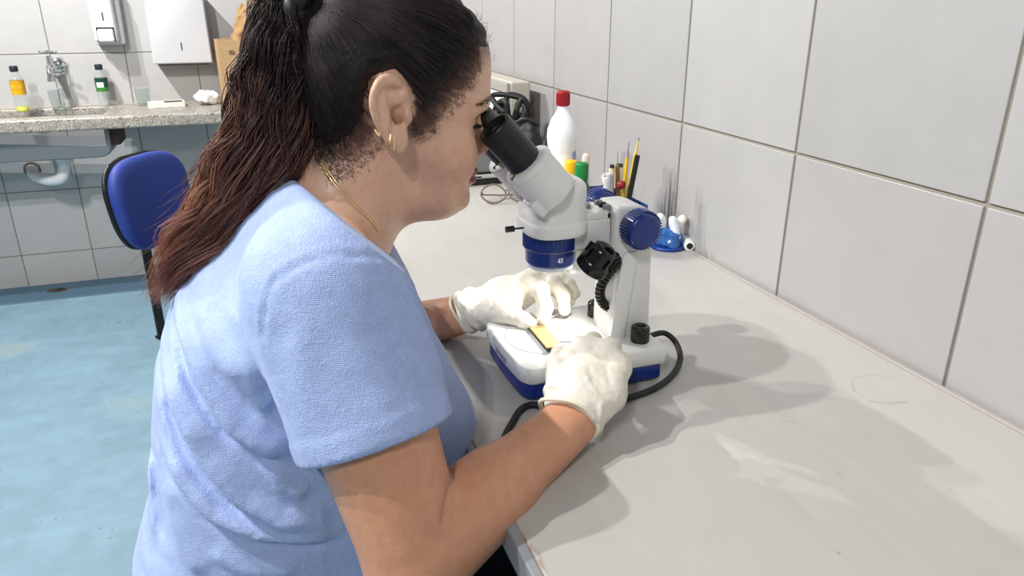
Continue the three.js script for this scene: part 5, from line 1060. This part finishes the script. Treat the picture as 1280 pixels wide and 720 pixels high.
{
  const p = onZ(134, 20, 0.0), s = G('soap_dispenser', 'white wall soap dispenser with a push lever on the tiled wall', 'dispenser', [p.x, 1.212, 0.001]);
  const sh = new THREE.Shape(); sh.moveTo(-0.062, 0.13); sh.lineTo(0.062, 0.13); sh.lineTo(0.060, -0.095); sh.quadraticCurveTo(0.058, -0.105, 0.05, -0.105); sh.lineTo(-0.05, -0.105); sh.quadraticCurveTo(-0.058, -0.105, -0.060, -0.095); sh.closePath();
  const back = new THREE.ExtrudeGeometry(sh, { depth: 0.045, bevelEnabled: true, bevelThickness: 0.006, bevelSize: 0.006, bevelOffset: -0.006, bevelSegments: 3 });
  M('housing', toCreasedNormals(back.translate(0, 0, 0.007), 0.7), mat.dispenser, s);
  M('cover', rbox(0.094, 0.225, 0.05, 0.014, 4), mat.dispenser, s, [-0.006, 0.018, 0.075]);
  M('level_window', rbox(0.005, 0.034, 0.002, 0.0008, 1), mat.darkSlot, s, [-0.004, 0.014, 0.1002]);
  M('push_lever', rbox(0.064, 0.052, 0.03, 0.009, 4), std(0xf2f2f3, 0.28), s, [-0.004, -0.064, 0.104]).rotation.x = 0.12;
  M('lever_gap', rbox(0.072, 0.060, 0.012, 0.004, 2), mat.darkSlot, s, [-0.004, -0.060, 0.0962]);
  const q = onZ(223, 30, 0.06), t = G('paper_towel_dispenser', 'white wall paper towel dispenser beside the soap dispenser', 'dispenser', [q.x, 1.022, 0.001]);
  const ts = new THREE.Shape(); ts.moveTo(-0.125, 0.001); ts.lineTo(0.125, 0.001); ts.lineTo(0.120, 0.28); ts.quadraticCurveTo(0.118, 0.30, 0.10, 0.30); ts.lineTo(-0.10, 0.30); ts.quadraticCurveTo(-0.118, 0.30, -0.120, 0.28); ts.closePath();
  const tg = new THREE.ExtrudeGeometry(ts, { depth: 0.105, bevelEnabled: true, bevelThickness: 0.008, bevelSize: 0.008, bevelOffset: -0.008, bevelSegments: 4, curveSegments: 10 });
  M('housing', toCreasedNormals(tg.translate(0, 0, 0.009), 0.7), mat.dispenser, t);
  M('level_window', rbox(0.005, 0.034, 0.002, 0.0008, 1), mat.darkSlot, t, [0.003, 0.075, 0.122]);
  M('arched_groove', tubeG([[-0.03, 0.22, 0.1215], [-0.015, 0.228, 0.1215], [0.015, 0.228, 0.1215], [0.03, 0.22, 0.1215]], 0.0015, 20, 6), std(0xe2e2e4, 0.4), t);
  M('paper', rbox(0.21, 0.012, 0.06, 0.002, 1), std(0x6f6e6c, 0.9), t, [0, -0.004, 0.06]);
}
{
  // cardboard box and crumpled kraft bag on the counter end
  const b = G('cardboard_box', 'open brown cardboard box on the counter behind the ponytail', 'box', [-0.725, CY, 0.20], 0.08);
  const h = 0.285, sq = [[-0.10, 0], [0.13, 0]], th = 0.004;
  const bx = []; const W = 0.20, D = 0.20;
  for (const s of [-1, 1]) { bx.push(rbox(W, h, th, 0.001, 1).translate(0, h / 2, s * D / 2)); bx.push(rbox(th, h, D, 0.001, 1).translate(s * W / 2, h / 2, 0)); } bx.push(box(W, th, D).translate(0, th / 2 + 0.001, 0));
  M('wall', merge(bx), mat.kraftLight, b);
  const mk = words('III', 64, 64, '#6b5030', 46); for (const [x, y] of [[-0.045, 0.235], [0.03, 0.24]]) M('print', new THREE.PlaneGeometry(0.03, 0.03), std(0x7a5d3a, 0.9, { map: mk, transparent: true }), b, [x, y, D / 2 + 0.0045]);
  const k = G('paper_bag', 'crumpled brown paper bag sticking out of the cardboard box', 'bag', [-0.70, CY + 0.275, 0.20], 0.2);
  // sheet folded like a tent, displaced by noise
  const g = new THREE.PlaneGeometry(0.26, 0.30, 40, 44), p = g.attributes.position;
  for (let i = 0; i < p.count; i++) { const u = p.getX(i) / 0.26 + 0.5, v = p.getY(i) / 0.30 + 0.5, a = (u - 0.5) * 3.6; const r = 0.085 * (1 - 0.45 * v) + 0.012 * nz(u * 5, v * 5, 3); p.setXYZ(i, Math.sin(a) * r + 0.05 * v, v * 0.22 - 0.06 + 0.02 * nz(u * 4, v * 3, 1) - (u > 0.62 ? 0.05 * (u - 0.62) : 0), Math.cos(a) * r * 0.9 - 0.02 + 0.014 * nz(u * 8, v * 8, 9)); }
  const thick = (gg) => { gg.computeVertexNormals(); const n = gg.clone(), q = n.attributes.position, m = gg.attributes.normal; for (let i = 0; i < q.count; i++) q.setXYZ(i, q.getX(i) - m.getX(i) * 0.0012, q.getY(i) - m.getY(i) * 0.0012, q.getZ(i) - m.getZ(i) * 0.0012); const ix = n.index.array; for (let i = 0; i < ix.length; i += 3) { const t = ix[i]; ix[i] = ix[i + 1]; ix[i + 1] = t; } n.computeVertexNormals(); return merge([gg, n]); };
  M('sheet', thick(g), mat.kraft, k);
  const g2 = new THREE.PlaneGeometry(0.10, 0.20, 16, 24), p2 = g2.attributes.position;
  for (let i = 0; i < p2.count; i++) { const u = p2.getX(i) / 0.10, v = p2.getY(i) / 0.20 + 0.5; p2.setXYZ(i, 0.085 + u * 0.09 + 0.02 * Math.sin(v * 5), v * 0.20, 0.03 + 0.03 * Math.sin(u * 6 + v * 3) + 0.012 * nz(u * 9, v * 9, 4)); }
  M('flap', thick(g2), mat.kraft, k);
  const w = tag(M('plastic_wrap', nets((q) => S.ell(q, { x: 0, y: 0.03, z: 0 }, 0.055, 0.032, 0.045) + 0.012 * nz(q.x * 40, q.y * 40, q.z * 40) + 0.005 * nz(q.x * 110, q.y * 110, q.z * 110), V(-0.08, -0.01, -0.07), V(0.08, 0.09, 0.07), 0.004), std(0xeceff2, 0.3)), 'crumpled white plastic wrap on the counter beside the cardboard box', 'wrap'); w.position.set(-0.895, CY + 0.004, 0.16);
  const tr1 = G('soap_tray', 'shallow white soap tray with a dark sponge on the counter', 'tray', [-1.07, CY, 0.17], 0.12);
  M('tray', merge([rbox(0.15, 0.004, 0.09, 0.0015, 1).translate(0, 0.002, 0), rbox(0.15, 0.022, 0.004, 0.0015, 1).translate(0, 0.011, 0.045), rbox(0.15, 0.022, 0.004, 0.0015, 1).translate(0, 0.011, -0.045), rbox(0.004, 0.022, 0.09, 0.0015, 1).translate(0.075, 0.011, 0), rbox(0.004, 0.022, 0.09, 0.0015, 1).translate(-0.075, 0.011, 0)]), std(0xd9dad2, 0.5), tr1);
  M('sponge', rbox(0.075, 0.014, 0.07, 0.003, 2), std(0x4b4038, 0.9), tr1, [0.03, 0.014, 0]);
  M('soap', rbox(0.05, 0.014, 0.05, 0.005, 3), std(0xe9e6da, 0.5), tr1, [-0.04, 0.012, 0.01]);
}
{
  // floor drain in the painted shadow band
  const d = G('floor_drain', 'small rusty floor drain in the painted shadow band along the wall', 'drain', [...onY(72, 362.5, 0.006).toArray()]);
  M('grate', nets((p) => S.max(Math.hypot(p.x / 1.5, p.z) - 0.026 + 0.008 * nz(p.x * 60, 0, p.z * 60), Math.abs(p.y) - 0.002, 0.002), V(-0.06, -0.006, -0.05), V(0.06, 0.006, 0.05), 0.0018), std(0x4a3a2e, 0.8), d);
  M('debris', nets((p) => S.ell(p, V(0, 0, 0), 0.014, 0.004, 0.008) + 0.003 * nz(p.x * 200, p.y * 200, p.z * 200), V(-0.02, -0.008, -0.015), V(0.02, 0.008, 0.015), 0.001), std(0x2c231d, 0.9), d, [0.012, 0.004, 0.004]);
}
{
  // blue task chair turned to the right, its seat hidden behind the woman
  const z = 1.55, c0 = onZ(184, 250, z), ch = G('task_chair', 'blue upholstered task chair with a black back bar in front of the sink', 'chair', [c0.x, 0, z], 1.02);
  const by = c0.y;
  const pad = (w, h, d) => nets((p) => {
    const k = 1 - 0.16 * clamp((h - p.y) / (2 * h)), e = Math.pow(Math.pow(Math.abs(p.x / (w * k)), 3.2) + Math.pow(Math.abs(p.y / h), 2.7), 1 / 3) - 1;
    return S.max(e * Math.min(w, h), Math.abs(p.z - 0.5 * p.x * p.x) - d, 0.03);
  }, V(-w - 0.03, -h - 0.03, -d - 0.05), V(w + 0.03, h + 0.03, d + 0.08), 0.005);
  const br = M('backrest', boxUV(pad(0.172, 0.137, 0.024)), mat.chairBlue, ch, [0, by, 0.012]); br.rotation.x = -0.08;
  const sh = M('back_shell', pad(0.178, 0.143, 0.014), mat.black, ch, [0, by, -0.012]); sh.rotation.x = -0.08;
  M('back_bar', merge([rbox(0.034, by - 0.26, 0.012, 0.004).translate(0, 0.33 + (by - 0.26) / 2 - 0.05, -0.035), rbox(0.034, 0.012, 0.32, 0.004).translate(0, 0.29, 0.11)]), mat.blackGloss, ch);
  M('seat', boxUV(nets((p) => S.max(Math.pow(Math.pow(Math.abs(p.x / 0.17), 3) + Math.pow(Math.abs(p.z / 0.18), 3), 1 / 3) * 0.17 - 0.17, Math.abs(p.y) - 0.03, 0.03), V(-0.23, -0.05, -0.23), V(0.23, 0.05, 0.23), 0.007)), mat.chairBlue, ch, [0, 0.34, 0.27]);
  M('gas_post', merge([cyl(0.024, 0.024, 0.20, 24).translate(0, 0.22, 0.27), cyl(0.032, 0.036, 0.10, 24).translate(0, 0.12, 0.27)]), mat.black, ch);
  for (let i = 0; i < 5; i++) { const a = i * 1.2566 + 0.5, ex = 0.20 * Math.cos(a), ez = 0.27 + 0.20 * Math.sin(a); M('leg', capsuleBetween(V(0, 0.10, 0.27), V(ex, 0.072, ez), 0.016), mat.black, ch); const cs = M('caster', merge([cyl(0.026, 0.026, 0.016, 20).rotateZ(Math.PI / 2).translate(-0.012, 0, 0), cyl(0.026, 0.026, 0.016, 20).rotateZ(Math.PI / 2).translate(0.012, 0, 0), cyl(0.008, 0.008, 0.05, 12).translate(0, 0.025, 0)]), mat.rubber, ch, [ex, 0.0265, ez]); cs.rotation.y = -a; }
}


scene.traverse((o) => { if (o.isMesh) { o.castShadow = true; o.receiveShadow = true; } });
renderer.render(scene, camera);
